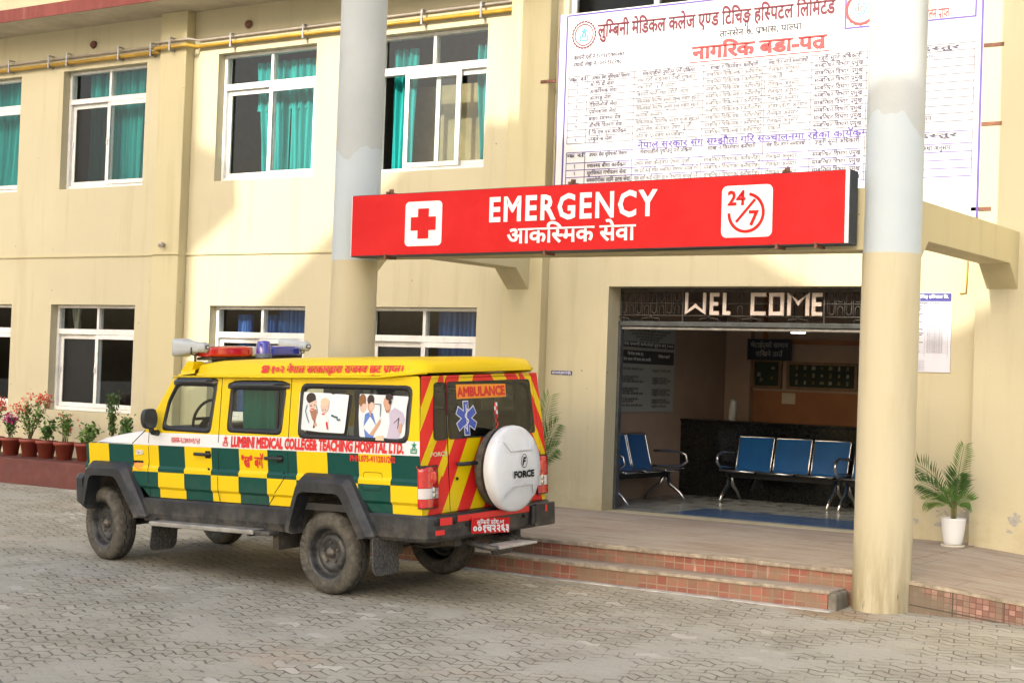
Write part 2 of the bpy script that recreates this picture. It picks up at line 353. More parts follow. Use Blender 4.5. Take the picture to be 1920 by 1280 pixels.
# ================================================================== ground
def gz(x, y):
    k = 1-.2*min(1, max(0, (-13-x)/4)); yy = max(-8, min(y, 15.9)); return .0416*(yy-11.11)*k
def ground_bld(t, b):
    p = t.pos(); x, y, z = t.sep(p)
    wob = t.noise(p, .9, 3); wob2 = t.noise(t.scale(p, (1, 1, 1)), 3.1, 3)
    xx = t.math('ADD', x, t.math('MULTIPLY', wob, .16)); 
    tri = t.math('PINGPONG', t.math('ADD', xx, 100), .105)                       # zigzag sides of the interlocking blocks
    tr_ = t.math('MULTIPLY', tri, 9.5)
    yy = t.math('ADD', t.math('ADD', y, 100), t.math('ADD', t.math('MULTIPLY', wob2, .10), t.math('MULTIPLY', tr_, .062)))
    ry = t.math('DIVIDE', yy, .108); row = t.math('FLOOR', ry); fy = t.math('FRACT', ry)
    uu = t.math('ADD', t.math('DIVIDE', t.math('ADD', xx, t.math('ADD', 100, t.math('MULTIPLY', y, .30))), .21), t.math('MULTIPLY', t.math('MODULO', row, 2), .5)); fu = t.math('FRACT', uu)
    dl = t.math('MULTIPLY', t.math('MINIMUM', fy, t.math('SUBTRACT', 1, fy)), .108); de = t.math('MULTIPLY', t.math('MINIMUM', fu, t.math('SUBTRACT', 1, fu)), .21)
    ew = t.noise(p, 22, 3, .6); joint = t.math('MAXIMUM', t.ramp(t.math('SUBTRACT', dl, t.math('MULTIPLY', ew, .006)), .0095, .003), t.ramp(t.math('SUBTRACT', de, t.math('MULTIPLY', ew, .004)), .005, .001))
    wn = t.new('ShaderNodeTexWhiteNoise', noise_dimensions='2D'); t.put(wn.inputs['Vector'], t.comb(row, t.math('FLOOR', uu), 0)); per = wn.outputs['Value']
    big = t.noise(p, .35, 4, .6); mid = t.noise(p, 1.6, 5, .65); fine = t.noise(p, 95, 4, .75)
    c = t.mix(per, (.305, .283, .220), (.400, .370, .292))
    c = t.mix(t.ramp(big, .35, .68), c, (.345, .332, .275))
    near = t.ramp(y, 11.4, 8.8)
    c = t.mix(t.math('MULTIPLY', near, .55), c, (.340, .330, .280))                # greyer dusty strip where vehicles turn
    pink = t.math('MULTIPLY', t.ramp(t.noise(t.scale(p, (.5, 1.6, 1)), 1, 3), .60, .72), .45)
    c = t.mix(pink, c, (.42, .31, .23))
    c = t.mix(t.math('MULTIPLY', t.ramp(t.noise(t.scale(p, (.9, 2.2, 1)), 1.3, 4), .55, .75), .5), c, (.46, .435, .37))
    white = t.math('MULTIPLY', t.math('GREATER_THAN', per, .90), t.ramp(t.noise(p, .8, 3), .5, .62)); c = t.mix(t.math('MULTIPLY', white, .5), c, (.60, .57, .51))
    dust = t.ramp(t.math('ADD', mid, t.math('MULTIPLY', big, .4)), .70, .86)
    c = t.mix(t.math('MULTIPLY', dust, .5), c, (.39, .375, .335))
    c = t.mix(t.math('MULTIPLY', t.ramp(mid, .52, .32), .45), c, (.20, .185, .14))
    c = t.mix(t.math('MULTIPLY', t.math('SUBTRACT', fine, .5), 1.8, clamp=True), c, (.55, .53, .46))
    c = t.mix(t.ramp(fine, .42, .28), c, (.20, .19, .15))
    # oil stain, widened and darkened as painted shade under the car, and damp corner by the column
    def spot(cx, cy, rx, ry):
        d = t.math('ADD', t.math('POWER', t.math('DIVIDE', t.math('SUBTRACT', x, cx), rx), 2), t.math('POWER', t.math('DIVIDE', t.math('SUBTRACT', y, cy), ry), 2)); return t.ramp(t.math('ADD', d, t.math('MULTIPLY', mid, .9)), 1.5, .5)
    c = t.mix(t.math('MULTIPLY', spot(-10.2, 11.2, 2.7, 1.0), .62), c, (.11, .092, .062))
    c = t.mix(t.math('MULTIPLY', spot(-4.95, 12.1, .55, .3), .6), c, (.30, .20, .105))
    c = t.mix(t.math('MULTIPLY', spot(-12.5, 13.5, 3.5, 1.0), .35), c, (.36, .22, .15))
    gap = t.math('MULTIPLY', joint, t.math('SUBTRACT', 1, t.math('MULTIPLY', t.ramp(t.math('ADD', t.noise(p, 2.6, 4, .7), t.math('MULTIPLY', dust, .25)), .45, .66), .90)))
    moss = t.mix(t.ramp(t.noise(p, 3.5, 4), .58, .68), (.045, .038, .026), (.055, .075, .022))
    c = t.mix(t.math('MULTIPLY', gap, .68), c, moss)
    t.put(b.inputs['Base Color'], c); b.inputs['Specular IOR Level'].default_value = .25
    h = t.math('ADD', t.math('MULTIPLY', gap, -1.0), t.math('ADD', t.math('MULTIPLY', fine, .18), t.math('ADD', t.math('MULTIPLY', mid, .5), t.math('MULTIPLY', per, .25))))
    t.put(b.inputs['Normal'], t.bump(h, .55, .012))
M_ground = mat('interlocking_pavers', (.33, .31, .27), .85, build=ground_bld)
xs = [-150, -60]+[-30+i for i in range(0, 41)]+[40, 150]; ys = [-200, -60, -20, -8]+[i for i in range(-6, 17)]+[40, 120]
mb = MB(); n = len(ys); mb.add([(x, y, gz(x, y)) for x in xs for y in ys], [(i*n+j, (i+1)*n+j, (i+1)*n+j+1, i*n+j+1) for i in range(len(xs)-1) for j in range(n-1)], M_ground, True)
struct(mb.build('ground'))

# ================================================================== hospital building
HB = empty('hospital_building', (-10.5, YW, .05), 'two storey cream plaster hospital wing with white framed windows, red eave and porch columns', 'building')
HB.location = (0, 0, 0)
X0, X1, ZT = -34.0, 4.0, 10.5
WIN_U = [(-21.5+.02, -19.71), (-18.76, -17.0), (-15.60, -13.83), (-12.88, -11.10)]
WIN_L = [(-21.5, -19.72), (-18.83, -17.05), (-15.58, -13.86), (-12.88, -11.12)]
ZU, ZL = (4.36, 6.11), (1.11, 2.66)
DOOR = (-9.28, -5.9, .355, 2.912)
BWIN = (-9.95, -5.2, 5.0, 7.2)
mb = MB()
holes = [(a, b, *ZU) for a, b in WIN_U]+[(a, b, *ZL) for a, b in WIN_L]+[DOOR, BWIN]
outer = [(X0, -.4), (X1, -.4), (X1, ZT), (X0, ZT)]
loops = [[Vector((x, z, 0)) for x, z in outer]]+[[Vector(q) for q in ((a, c, 0), (a, d, 0), (b, d, 0), (b, c, 0))] for a, b, c, d in holes]
flat = [p for l in loops for p in l]
mb.add([(p.x, YW, p.y) for p in flat], [tuple(t) for t in geometry.tessellate_polygon(loops)], M_wall)
for a, b, c, d in holes:
    dp = .28 if (a, b, c, d) == DOOR else .22
    for q in (((a, c), (a, d)), ((a, d), (b, d)), ((b, d), (b, c)), ((b, c), (a, c))):
        (p0, r0), (p1, r1) = q; mb.quad((p0, YW, r0), (p1, YW, r1), (p1, YW+dp, r1), (p0, YW+dp, r0), M_wall)
mb.build('wall', HB)
# pilasters
for a, b in ((-16.58, -16.07), (-10.66, -10.10)):
    MB().box(a, b, YP, YW, -.3, 9.0 if a > -12 else 6.73, M_wall2).build('pilaster', HB, 'cream wall pier beside the upper windows' if a < -12 else 'cream wall pier beside the large notice board', bevel=.012)
MB().box(-5.0, -2.6, YP, YW, -.3, 9.0, M_wall).build('pilaster', HB, 'wide cream wall pier with flaking plaster at its foot', bevel=.012)
# ledge line
mb = MB(); mb.box(X0, -10.66, YW-.022, YW, 3.355, 3.385, M_wall2); mb.box(-16.60, -16.05, YP-.022, YP, 3.355, 3.385, M_wall2); mb.build('ledge', HB)
# eave
mb = MB(); mb.box(X0, -10.1, 14.965, YW-.001, 6.73, 6.90, M_soffit); mb.build('eave_slab', HB)
MB().box(X0, -10.08, 14.945, 14.965, 6.725, 6.905, M_fascia).build('fascia', HB)
# porch columns
def column(x, label):
    mb = MB(); prof = [(.238, -.1), (.236, .3), (.236, 9)]; mb.lathe(prof, (x, 12.56, .0), (0, 0, 1), M_col, 48)
    mb.build('porch_column', HB, label)
column(-10.43, 'round porch column behind the ambulance, whitened above its cream base'); column(-4.735, 'nearer round porch column with grimy cream base')
# porch beams
def porch_beam(x):
    a, b = x-.154, x+.154; prof = [(12.60, 3.43), (15.56, 3.43), (15.56, 2.868), (15.29, 3.10), (13.0, 3.10), (12.74, 2.86), (12.60, 2.86)]
    MB().prism(prof, lambda y, z: (a, y, z), lambda y, z: (b, y, z), M_wall2).build('porch_beam', HB, bevel=.008)
porch_beam(-10.43); porch_beam(-4.735)
MB().box(-10.3, -4.8, 12.42, 12.72, 2.985, 3.50, M_wall2).build('cross_beam', HB, bevel=.01)
# floor slabs, party walls and rooms behind the windows
mb = MB()
for z0, z1 in ((3.45, 6.7), (.2, 3.25)):
    a, b, y0, y1 = -26, -10.3, YW+.22, YW+3.6
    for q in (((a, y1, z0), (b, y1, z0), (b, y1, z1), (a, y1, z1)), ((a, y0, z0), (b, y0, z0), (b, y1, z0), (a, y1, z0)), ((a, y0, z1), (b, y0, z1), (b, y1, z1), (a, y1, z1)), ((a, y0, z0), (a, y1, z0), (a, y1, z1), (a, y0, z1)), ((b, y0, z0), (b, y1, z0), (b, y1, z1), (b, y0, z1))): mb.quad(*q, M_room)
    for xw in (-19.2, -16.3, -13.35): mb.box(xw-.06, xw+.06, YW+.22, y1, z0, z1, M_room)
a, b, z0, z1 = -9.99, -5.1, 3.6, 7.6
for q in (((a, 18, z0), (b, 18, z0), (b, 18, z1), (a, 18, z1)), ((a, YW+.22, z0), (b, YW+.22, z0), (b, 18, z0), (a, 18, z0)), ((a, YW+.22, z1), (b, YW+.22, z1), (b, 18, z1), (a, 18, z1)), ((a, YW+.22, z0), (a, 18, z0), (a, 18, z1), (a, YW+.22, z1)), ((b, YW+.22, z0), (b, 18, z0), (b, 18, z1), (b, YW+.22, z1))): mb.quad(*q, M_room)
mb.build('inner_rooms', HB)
mb = MB(); mb.box(X0, X1, YW+.01, YW+9, ZT, ZT+.2, M_soffit); mb.box(X0, X0+.2, YW+.002, YW+9, -.4, ZT, M_wall2); mb.box(X1-.2, X1, YW+.002, YW+9, -.4, ZT, M_wall2); mb.box(X0, X1, YW+8.8, YW+9, -.4, ZT, M_wall2); mb.build('roof', HB)
# windows ----------------------------------------------------------
def curtain(mb, x0, x1, z0, z1, y, mt, waves=7, gather=0, amp=.05):
    n = 64; rows = 8; vs = []; rng = random.Random(int(abs(x0*1000))); ph = [rng.uniform(0, 6.28) for _ in range(4)]
    for r in range(rows+1):
        v = r/rows
        for i in range(n+1):
            u = i/n; g = gather*(1-v)*(1-v); x = x0+(x1-x0)*(u*(1-abs(g))+(abs(g) if gather < 0 else 0))
            yy = y+amp*(.5+.5*v*.6)*math.sin(u*waves*6.28+ph[0]+.4*math.sin(v*3+ph[1]))+.4*amp*math.sin(u*waves*2.3*6.28+ph[2]+v)
            vs.append((x+.01*math.sin(v*5+u*9), yy, z0+(z1-z0)*v))
    mb.add(vs, [(r*(n+1)+i, r*(n+1)+i+1, (r+1)*(n+1)+i+1, (r+1)*(n+1)+i) for r in range(rows) for i in range(n)], mt, True)
def window(x0, x1, z0, z1, zt, ft, front, cur, screen=None, label=None):
    """fixed upper lights over two sliding sashes; front=(xa,xb) sash in the outer track, back=the other half"""
    y = YW+.12; f = .055; xm = (x0+x1)/2; e = .004
    mb = MB()
    mb.box(x0+e, x0+f, y, y+.09, z0+e, z1-e, M_frame); mb.box(x1-f, x1-e, y, y+.09, z0+e, z1-e, M_frame)
    mb.box(x0+f, x1-f, y, y+.09, z0+e, z0+f, M_frame); mb.box(x0+f, x1-f, y, y+.09, z1-f*.8, z1-e, M_frame)
    mb.box(x0+f, x1-f, y-.006, y+.09, zt-ft/2, zt+ft/2, M_frame); mb.box(xm-f*.42, xm+f*.42, y, y+.088, zt+ft/2, z1-f*.8, M_frame)
    W = mb.build('window', HB, label, bevel=.004)
    sz0, sz1 = z0+f+.004, zt-ft/2-.004; s = .062
    def sash(a, b, yy, gm, thin=None):
        mb = MB(); mb.box(a, a+s, yy, yy+.03, sz0, sz1, M_frame); mb.box(b-s, b, yy, yy+.03, sz0, sz1, M_frame); mb.box(a+s, b-s, yy, yy+.03, sz0, sz0+s, M_frame); mb.box(a+s, b-s, yy, yy+.03, sz1-s, sz1, M_frame)
        o = mb.build('sash', W, bevel=.004)
        mb = MB(); mb.quad((a+s, yy+.015, sz0+s), (b-s, yy+.015, sz0+s), (b-s, yy+.015, sz1-s), (a+s, yy+.015, sz1-s), gm); mb.build('pane', W)
        mb = MB(); mb.box(a+s*.3, a+s*.55, yy-.02, yy, (sz0+sz1)/2-.02, (sz0+sz1)/2+.06, M_frame); mb.build('latch', W)
    for a, b, fr in front: sash(a, b, y+(-.012 if fr else .045), M_screen if fr == 2 else (M_screen if (screen and not fr) else M_winglass))
    for a, b in ((x0+f, xm-f*.42), (xm+f*.42, x1-f)):
        MB().quad((a, y+.042, zt+ft/2), (b, y+.042, zt+ft/2), (b, y+.042, z1-f*.8), (a, y+.042, z1-f*.8), M_winglass).build('pane', W)
    for (a, b, c, d, m_, wv, g) in cur:
        mb = MB(); curtain(mb, a, b, c, d, y+.28, m_, wv, g); mb.build('curtain', W)
    return W
def sashes(x0, x1, right_front=True):
    f = .055; xm = (x0+x1)/2; return [(x0+f, xm+.03, 0 if right_front else 1), (xm-.03, x1-f, 1 if right_front else 0)]
x0, x1 = WIN_U[0]; window(x0, x1, *ZU, 5.665, .075, sashes(x0, x1), [(x0, x1-.02, 4.4, 6.1, M_teal, 10, .1)], label='upper window at the left edge of the picture')
x0, x1 = WIN_U[1]; window(x0, x1, *ZU, 5.665, .075, sashes(x0, x1), [(x0+.16, x1-.42, 4.4, 6.1, M_teal, 6, .05), (x1-.98, x1-.02, 4.4, 6.1, M_teal, 6, 0)], screen=True, label='shaded upper window left of the first pier, curtain behind an insect screen')
x0, x1 = WIN_U[2]; window(x0, x1, *ZU, 5.66, .085, sashes(x0, x1), [(x0+.42, x0+.98, 4.4, 6.0, M_teal, 4, -.15), (x0+1.04, x1-.05, 4.4, 6.0, M_teal, 5, .05), (x0+.40, x1-.05, 5.35, 6.02, M_teal, 9, 0)], label='sunlit upper window with bright teal curtains')
x0, x1 = WIN_U[3]; f = .055
window(x0, x1, *ZU, 5.655, .095, [(-12.43, -11.56, 1), (-11.98, x1-f, 0)], [(x0+.02, x0+.40, 4.4, 6.0, M_teal, 3, .1), (-11.52, x1-.03, 4.4, 5.95, M_teal, 4, -.2)], label='upper window with its sash slid half open beside the white column')
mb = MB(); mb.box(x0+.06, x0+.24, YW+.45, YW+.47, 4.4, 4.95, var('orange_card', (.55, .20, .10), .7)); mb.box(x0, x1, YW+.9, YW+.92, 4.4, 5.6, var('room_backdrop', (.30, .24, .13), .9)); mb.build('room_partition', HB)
x0, x1 = WIN_L[0]; window(x0, x1, *ZL, 2.27, .08, sashes(x0, x1), [(x0, x0+.3, 1.1, 2.6, M_blue, 3, 0)], screen=True, label='lower window at the left edge of the picture')
x0, x1 = WIN_L[1]; window(x0, x1, *ZL, 2.27, .08, sashes(x0, x1), [(x1-.30, x1-.04, 1.1, 2.62, M_blue, 3, -.3), (x0+.06, x0+.2, 2.2, 2.62, mat('pale_cloth', (.6, .58, .5)), 2, 0)], screen=True, label='lower window above the flower pots with a dark insect screen')
x0, x1 = WIN_L[2]; window(x0, x1, *ZL, 2.27, .08, sashes(x0, x1), [(x0+.22, x0+.45, 1.1, 2.56, M_blue, 3, 0), (x0+.72, x0+.92, 1.1, 2.56, M_blue, 3, 0), (x0+.93, x1-.02, 1.1, 2.62, M_blue, 9, 0)], label='lower window behind the rooftop light bar')
x0, x1 = WIN_L[3]; window(x0, x1, *ZL, 2.27, .08, sashes(x0, x1), [(x0+.95, x0+1.55, 1.1, 2.62, M_blue, 6, 0)], screen=True, label='lower window just above the rear of the ambulance roof')
# band window behind the notice board
a, b, c, d = BWIN; mb = MB(); y = YW+.06
for xx in (a+.03, a+1.13, a+2.4, a+3.6, b-.03): mb.box(xx-.03, xx+.03, y, y+.07, c, d, M_frame)
mb.box(a, b, y+.002, y+.068, d-.06, d-.003, M_frame); mb.box(a, b, y+.002, y+.068, c+.003, c+.05, M_frame); W = mb.build('window', HB, 'band window mostly hidden behind the big notice board')
MB().quad((a, y+.032, c+.05), (b, y+.032, c+.05), (b, y+.032, d-.06), (a, y+.032, d-.06), M_darkglass).build('pane', W)

# ================================================================== pipes on the wall
mb = MB(); zs = [(-34, 6.21), (-20.3, 6.215), (-16.63, 6.235)]
P = empty('gas_pipe', (-20, 15.6, 6.2), 'yellow painted pipe with grey conduit clipped along the upper wall', 'pipe'); P.location = (0, 0, 0)
mb = MB(); mb.tube([(-34, YW-.06, 6.19), (-16.66, YW-.06, 6.215), (-16.62, YP-.06, 6.225), (-16.0, YP-.06, 6.228), (-15.96, YW-.06, 6.23), (-10.68, YW-.06, 6.23), (-10.68, YW-.06, 6.9)], .026, M_pipe, 10); mb.build('pipe', P)
mb = MB(); mb.tube([(-34, YW-.03, 6.285), (-16.66, YW-.03, 6.305), (-16.62, YP-.03, 6.315), (-16.0, YP-.03, 6.318), (-15.96, YW-.03, 6.32), (-10.68, YW-.03, 6.335)], .016, M_conduit, 8); mb.build('conduit', P)
for x in (-19.9, -19.0, -18.6, -17.5, -16.84, -15.3, -14.0, -13.0, -12.05, -11.15, -16.3):
    yy = YP if -16.6 < x < -16 else YW; mb = MB(); mb.box(x-.018, x+.018, yy-.10, yy-.001, 6.165, 6.185, M_steel); mb.box(x-.014, x+.014, yy-.105, yy-.095, 6.165, 6.355, M_steel); mb.box(x-.018, x+.018, yy-.10, yy-.001, 6.34, 6.355, M_steel); mb.build('clip', P)
for x, z in ((-18.12, 6.45), (-15.05, 6.46)):
    o = MB().lathe([(.0, .05), (.05, .045), (.06, .01), (.0, .0)], (x, YW, z), (0, -1, .2), M_rust, 12).build('drain_outlet'); tag(o, 'rusty drain stub above the conduit '+('left of the first pier' if x < -17 else 'over the sunlit window'), 'drain stub', 'drain stubs on the upper wall')
o = MB().tube([(-16.35, YP-.002, 3.48), (-16.35, YP-.05, 3.5), (-16.33, YP-.09, 3.47)], [.03, .032, .035], M_conduit, 10).build('wall_spout'); tag(o, 'small grey spout sticking out of the first pier above the ledge', 'spout')
o = MB().tube([(-10.72, YW-.012, 2.6), (-10.72, YW-.012, 1.2)], .008, M_pipe, 6).build('wall_cable'); tag(o, 'thin yellow cable run down beside the second pier', 'cable')
o = MB().tube([(-5.13, YW-.012, 3.16), (-5.14, YW-.012, 2.84), (-5.2, YW-.012, 2.835)], .008, M_pipe, 6).build('wall_cable'); tag(o, 'thin yellow cable dropping to the staff list board', 'cable')
mb = MB(); mb.tube([(-20.22, 15.2, 6.9), (-20.0, 15.25, 8.6)], .035, mat('grey_pvc', (.45, .46, .46), .5), 10); tag(mb.build('vent_pipe'), 'grey plastic vent pipe standing on the red eave', 'pipe')
mb = MB(); mb.box(-18.9, -17.9, 15.55, 15.72, 7.35, 7.42, M_wall2, .01); tag(mb.build('window_sill'), 'cream sill just above the red eave at the top edge', 'sill')
# ================================================================== landing, steps, ramp
def tread_bld(t, b):
    p = t.pos(); x, y, z = t.sep(p); n = t.noise(t.scale(p, (.7, 3.5, 1)), 1.6, 6, .7); n2 = t.noise(p, 26, 3, .7); big = t.noise(p, .6, 3)
    c = t.mix(t.ramp(n, .35, .68), (.300, .238, .185), (.375, .335, .275))
    c = t.mix(t.math('MULTIPLY', t.ramp(big, .42, .62), .55), c, (.37, .33, .275))
    st = t.noise(t.scale(p, (.9, 14, 1)), 1.5, 5, .75); c = t.mix(t.math('MULTIPLY', t.ramp(st, .50, .62), .8), c, (.225, .145, .115)); st2 = t.noise(t.scale(p, (3, 32, 1)), 1.5, 4, .7); c = t.mix(t.math('MULTIPLY', t.ramp(st2, .55, .66), .30), c, (.19, .13, .10))
    c = t.mix(t.math('MULTIPLY', t.ramp(n2, .56, .72), .3), c, (.50, .44, .37))
    g = t.new('ShaderNodeTexBrick'); g.offset = 0; g.inputs['Scale'].default_value = 1; g.inputs['Brick Width'].default_value = .6; g.inputs['Row Height'].default_value = .6; g.inputs['Mortar Size'].default_value = .006; t.put(g.inputs['Vector'], p)
    c = t.mix(t.math('MULTIPLY', t.math('MULTIPLY', g.outputs['Fac'], .6), t.ramp(t.noise(p, 1.8, 3), .4, .6)), c, (.16, .12, .09))
    t.put(b.inputs['Base Color'], c); t.put(b.inputs['Normal'], t.bump(t.math('ADD', n2, st), .3, .006))
M_tread = mat('worn_red_paving', (.4, .3, .22), .8, spec=.3, build=tread_bld)
def tile_bld(t, b):
    p = t.pos(); x, y, z = t.sep(p); n = t.noise(p, 3, 5, .65); n2 = t.noise(p, 14, 4, .65)
    g = t.new('ShaderNodeTexBrick'); g.offset = 0; g.inputs['Scale'].default_value = 1; g.inputs['Brick Width'].default_value = .099; g.inputs['Row Height'].default_value = .083; g.inputs['Mortar Size'].default_value = .0055
    g.inputs['Color1'].default_value = (.225, .068, .046, 1); g.inputs['Color2'].default_value = (.33, .125, .085, 1); g.inputs['Mortar'].default_value = (.29, .215, .155, 1)
    t.put(g.inputs['Vector'], t.comb(x, t.math('ADD', z, -.012), 0)); c = g.outputs['Color']
    c = t.mix(t.math('MULTIPLY', t.ramp(n, .42, .64), .8), c, (.20, .145, .095))
    c = t.mix(t.math('MULTIPLY', t.math('MULTIPLY', t.ramp(t.noise(t.scale(p, (30, 1, 3)), 1, 3), .55, .7), t.ramp(t.noise(p, 1.1, 2), .54, .64)), .75), c, (.58, .50, .45))
    c = t.mix(t.math('MULTIPLY', t.ramp(n2, .58, .72), .4), c, (.13, .10, .07))
    t.put(b.inputs['Base Color'], c); t.put(b.inputs['Normal'], t.bump(t.math('SUBTRACT', n2, g.outputs['Fac']), .5, .006))
M_tile = mat('red_riser_tiles', (.35, .1, .07), .6, build=tile_bld)
def kerbtile_bld(t, b):
    p = t.pos(); x, y, z = t.sep(p); n = t.noise(p, 2.6, 5, .65); zz = t.math('ADD', z, t.math('MULTIPLY', x, .083))
    g = t.new('ShaderNodeTexBrick'); g.offset = 0; g.inputs['Scale'].default_value = 1; g.inputs['Brick Width'].default_value = .052; g.inputs['Row Height'].default_value = .045; g.inputs['Mortar Size'].default_value = .003
    g.inputs['Color1'].default_value = (.17, .075, .055, 1); g.inputs['Color2'].default_value = (.36, .215, .175, 1); g.inputs['Mortar'].default_value = (.10, .045, .035, 1); t.put(g.inputs['Vector'], t.comb(x, zz, 0))
    c = t.mix(t.math('MULTIPLY', t.ramp(n, .44, .60), .9), g.outputs['Color'], (.145, .12, .085))
    k = t.new('ShaderNodeTexBrick'); k.offset = 0; k.inputs['Scale'].default_value = 1; k.inputs['Brick Width'].default_value = .41; k.inputs['Row Height'].default_value = .6; k.inputs['Mortar Size'].default_value = .006; t.put(k.inputs['Vector'], t.comb(t.math('ADD', x, .04), t.math('ADD', zz, .25), 0))
    c = t.mix(k.outputs['Fac'], c, (.06, .05, .04)); t.put(b.inputs['Base Color'], c); t.put(b.inputs['Normal'], t.bump(t.math('SUBTRACT', n, g.outputs['Fac']), .4, .005))
M_kerbtile = mat('mosaic_kerb_tiles', (.35, .17, .13), .7, build=kerbtile_bld)
M_conc = var('grimy_concrete', (.20, .185, .15), .9, .35, 5, .4, dirt=((.08, .075, .055), .6))
M_lip = var('concrete_nosing', (.33, .28, .215), .9, .3, 9, .5, dirt=((.12, .10, .07), .7))
LX0, LX1 = -10.4, -4.955
ES = empty('entrance_steps', (-7.7, 12.2, .05), 'wide entrance steps with red tiled risers and worn landing before the doorway', 'steps'); ES.location = (0, 0, 0)
MB().box(LX0, LX1+.02, 12.545, YW-.001, -.3, .352, M_tread).build('landing', ES)
mb = MB(); random.seed(3)
x = LX0
while x < LX1:                                                       # broken nosing, piece by piece
    L = random.uniform(.10, .38); d = random.uniform(.0, .013); mb.box(x, min(x+L, LX1), 12.515-d*.6, 12.62, .318+random.uniform(-.004, .004), .3545+random.uniform(-.002, .003), M_lip, .006); x += L-.001
mb.build('nosing', ES)
MB().box(LX0, LX1, 12.533, 12.546, -.05, .325, M_tile).build('riser_tiles', ES, 'upper riser with cleaner orange red tiles')
MB().box(LX0+.0, -5.03, 12.235, 12.53, -.3, .203, M_tread).build('tread', ES)
mb = MB(); x = LX0
while x < -5.04:
    L = random.uniform(.12, .5); mb.box(x, min(x+L, -5.04), 12.212-random.uniform(0, .006), 12.26, .176+random.uniform(-.004, .004), .2055, M_lip, .006); x += L-.001
mb.build('nosing', ES)
MB().box(LX0, -5.06, 12.222, 12.236, -.05, .183, M_tile).build('riser_tiles', ES, 'lower riser with darker stained tiles')
MB().box(-5.06, -4.985, 12.215, 12.50, -.1, .19, M_conc, .02).build('step_end', ES, 'grimy dark concrete end of the lower step')
mb = MB(); mb.box(-10.4, -5.0, 12.13, 12.235, -.1, gz(-7, 12.18)+.008, var('cement_fillet', (.42, .41, .38), .9, .25, 6, .4), .006); mb.build('cement_fillet', ES)
RP = empty('ramp', (-4, 14, .1), 'sloping side ramp with mosaic tiled kerb beyond the grimy based column', 'ramp'); RP.location = (0, 0, 0)
def rz(x): return .352-.0835*max(0, x+5.0)
mb = MB(); vs = []
for x in (-4.954, -.5):
    vs += [(x, 12.575, rz(x)), (x, YW-.001, rz(x)), (x, YW-.001, -.3), (x, 12.575, -.3)]
mb.add(vs, [(0, 1, 2, 3), (4, 7, 6, 5), (0, 4, 5, 1), (0, 3, 7, 4)], M_tread); mb.build('ramp_surface', RP)
mb = MB(); vs = []
for x in (-4.5, -.5): vs += [(x, 12.552, rz(x)-.022), (x, 12.574, rz(x)-.022), (x, 12.574, -.2), (x, 12.552, -.2)]
mb.add(vs, [(0, 1, 2, 3), (4, 7, 6, 5), (0, 4, 5, 1), (0, 3, 7, 4)], M_kerbtile); mb.build('kerb_tiles', RP)
mb = MB(); x = -4.5
while x < -1:
    L = random.uniform(.15, .4); a, b = x, x+L; e = random.uniform(0, .008)
    mb.add([(a, 12.545-e, rz(a)-.024), (b, 12.545-e, rz(b)-.024), (b, 12.62, rz(b)-.024), (a, 12.62, rz(a)-.024), (a, 12.545-e, rz(a)+.003), (b, 12.545-e, rz(b)+.003), (b, 12.62, rz(b)+.003), (a, 12.62, rz(a)+.003)], [(0, 1, 5, 4), (4, 5, 6, 7), (1, 2, 6, 5), (0, 4, 7, 3), (2, 3, 7, 6), (0, 3, 2, 1)], M_lip); x += L
mb.build('kerb_nosing', RP)

# ================================================================== emergency sign over the porch
M_red = mat('red_banner', (.78, .03, .035), .6, spec=.2, build=lambda t, b: (t.put(b.inputs['Base Color'], t.mix(t.ramp(t.noise(t.pos(), 3, 5, .6), .3, .75), (.53, .012, .013), (.59, .018, .019))), t.put(b.inputs['Normal'], t.bump(t.noise(t.scale(t.pos(), (1.2, 1, 3)), 2, 3), .25, .02))))
M_white = var('white_vinyl', (.80, .82, .84), .5, .04, 4); M_signside = var('dark_sign_side', (.025, .03, .035), .5, .3, 8)
SG = empty('emergency_sign', (-7.55, 12.2, 3.3), 'long red EMERGENCY box sign with white cross panel hung between the porch columns', 'sign')
SG.rotation_euler = (0, -math.atan2(.045, 5.23), 0)
sx0, sx1, sz0, sz1, sy = -2.64, 2.59, -.305, .305, 0
mb = MB(); mb.box(sx0, sx1-.005, sy+.004, sy+.17, sz0, sz1, M_signside, .004); mb.build('sign_case', SG)
MB().box(sx0+.004, sx1-.045, sy, sy+.004, sz0+.012, sz1-.006, M_red).build('sign_face', SG)
mb = MB(); mb.box(sx1-.044, sx1-.012, sy-.004, sy+.02, sz0+.01, sz1-.004, M_white); mb.box(sx0-.002, sx0+.004, sy-.003, sy+.01, sz0+.01, sz1-.004, M_white); mb.build('edge_trim', SG)
U, V = (1, 0, 0), (0, 0, 1)
def pl(x, z, d=.0): return (x, sy-.003-d, z)
def panel(mb, poly, d, mt): mb.prism(poly, lambda x, z: pl(x, z, d), lambda x, z: pl(x, z, d-.003), mt)
mb = MB(); panel(mb, rrect(-1.965, -1.525, -.215, .215, .045), .001, M_white); k = .065
panel(mb, [(-1.745-k, -.145), (-1.745+k, -.145), (-1.745+k, -k), (-1.745+.15, -k), (-1.745+.15, k), (-1.745+k, k), (-1.745+k, .145), (-1.745-k, .145), (-1.745-k, k), (-1.745-.15, k), (-1.745-.15, -k), (-1.745-k, -k)], .004, M_red)
mb.build('cross_emblem', SG)
mb = MB(); panel(mb, rrect(1.435, 1.905, -.225, .215, .05), .001, M_white)
cx, cz = 1.665, -.018
def arc(r0, r1, a0, a1, n=24): return [(cx+r1*math.cos(R(a0+(a1-a0)*i/n)), cz+r1*math.sin(R(a0+(a1-a0)*i/n))) for i in range(n+1)]+[(cx+r0*math.cos(R(a1+(a0-a1)*i/n)), cz+r0*math.sin(R(a1+(a0-a1)*i/n))) for i in range(n+1)]
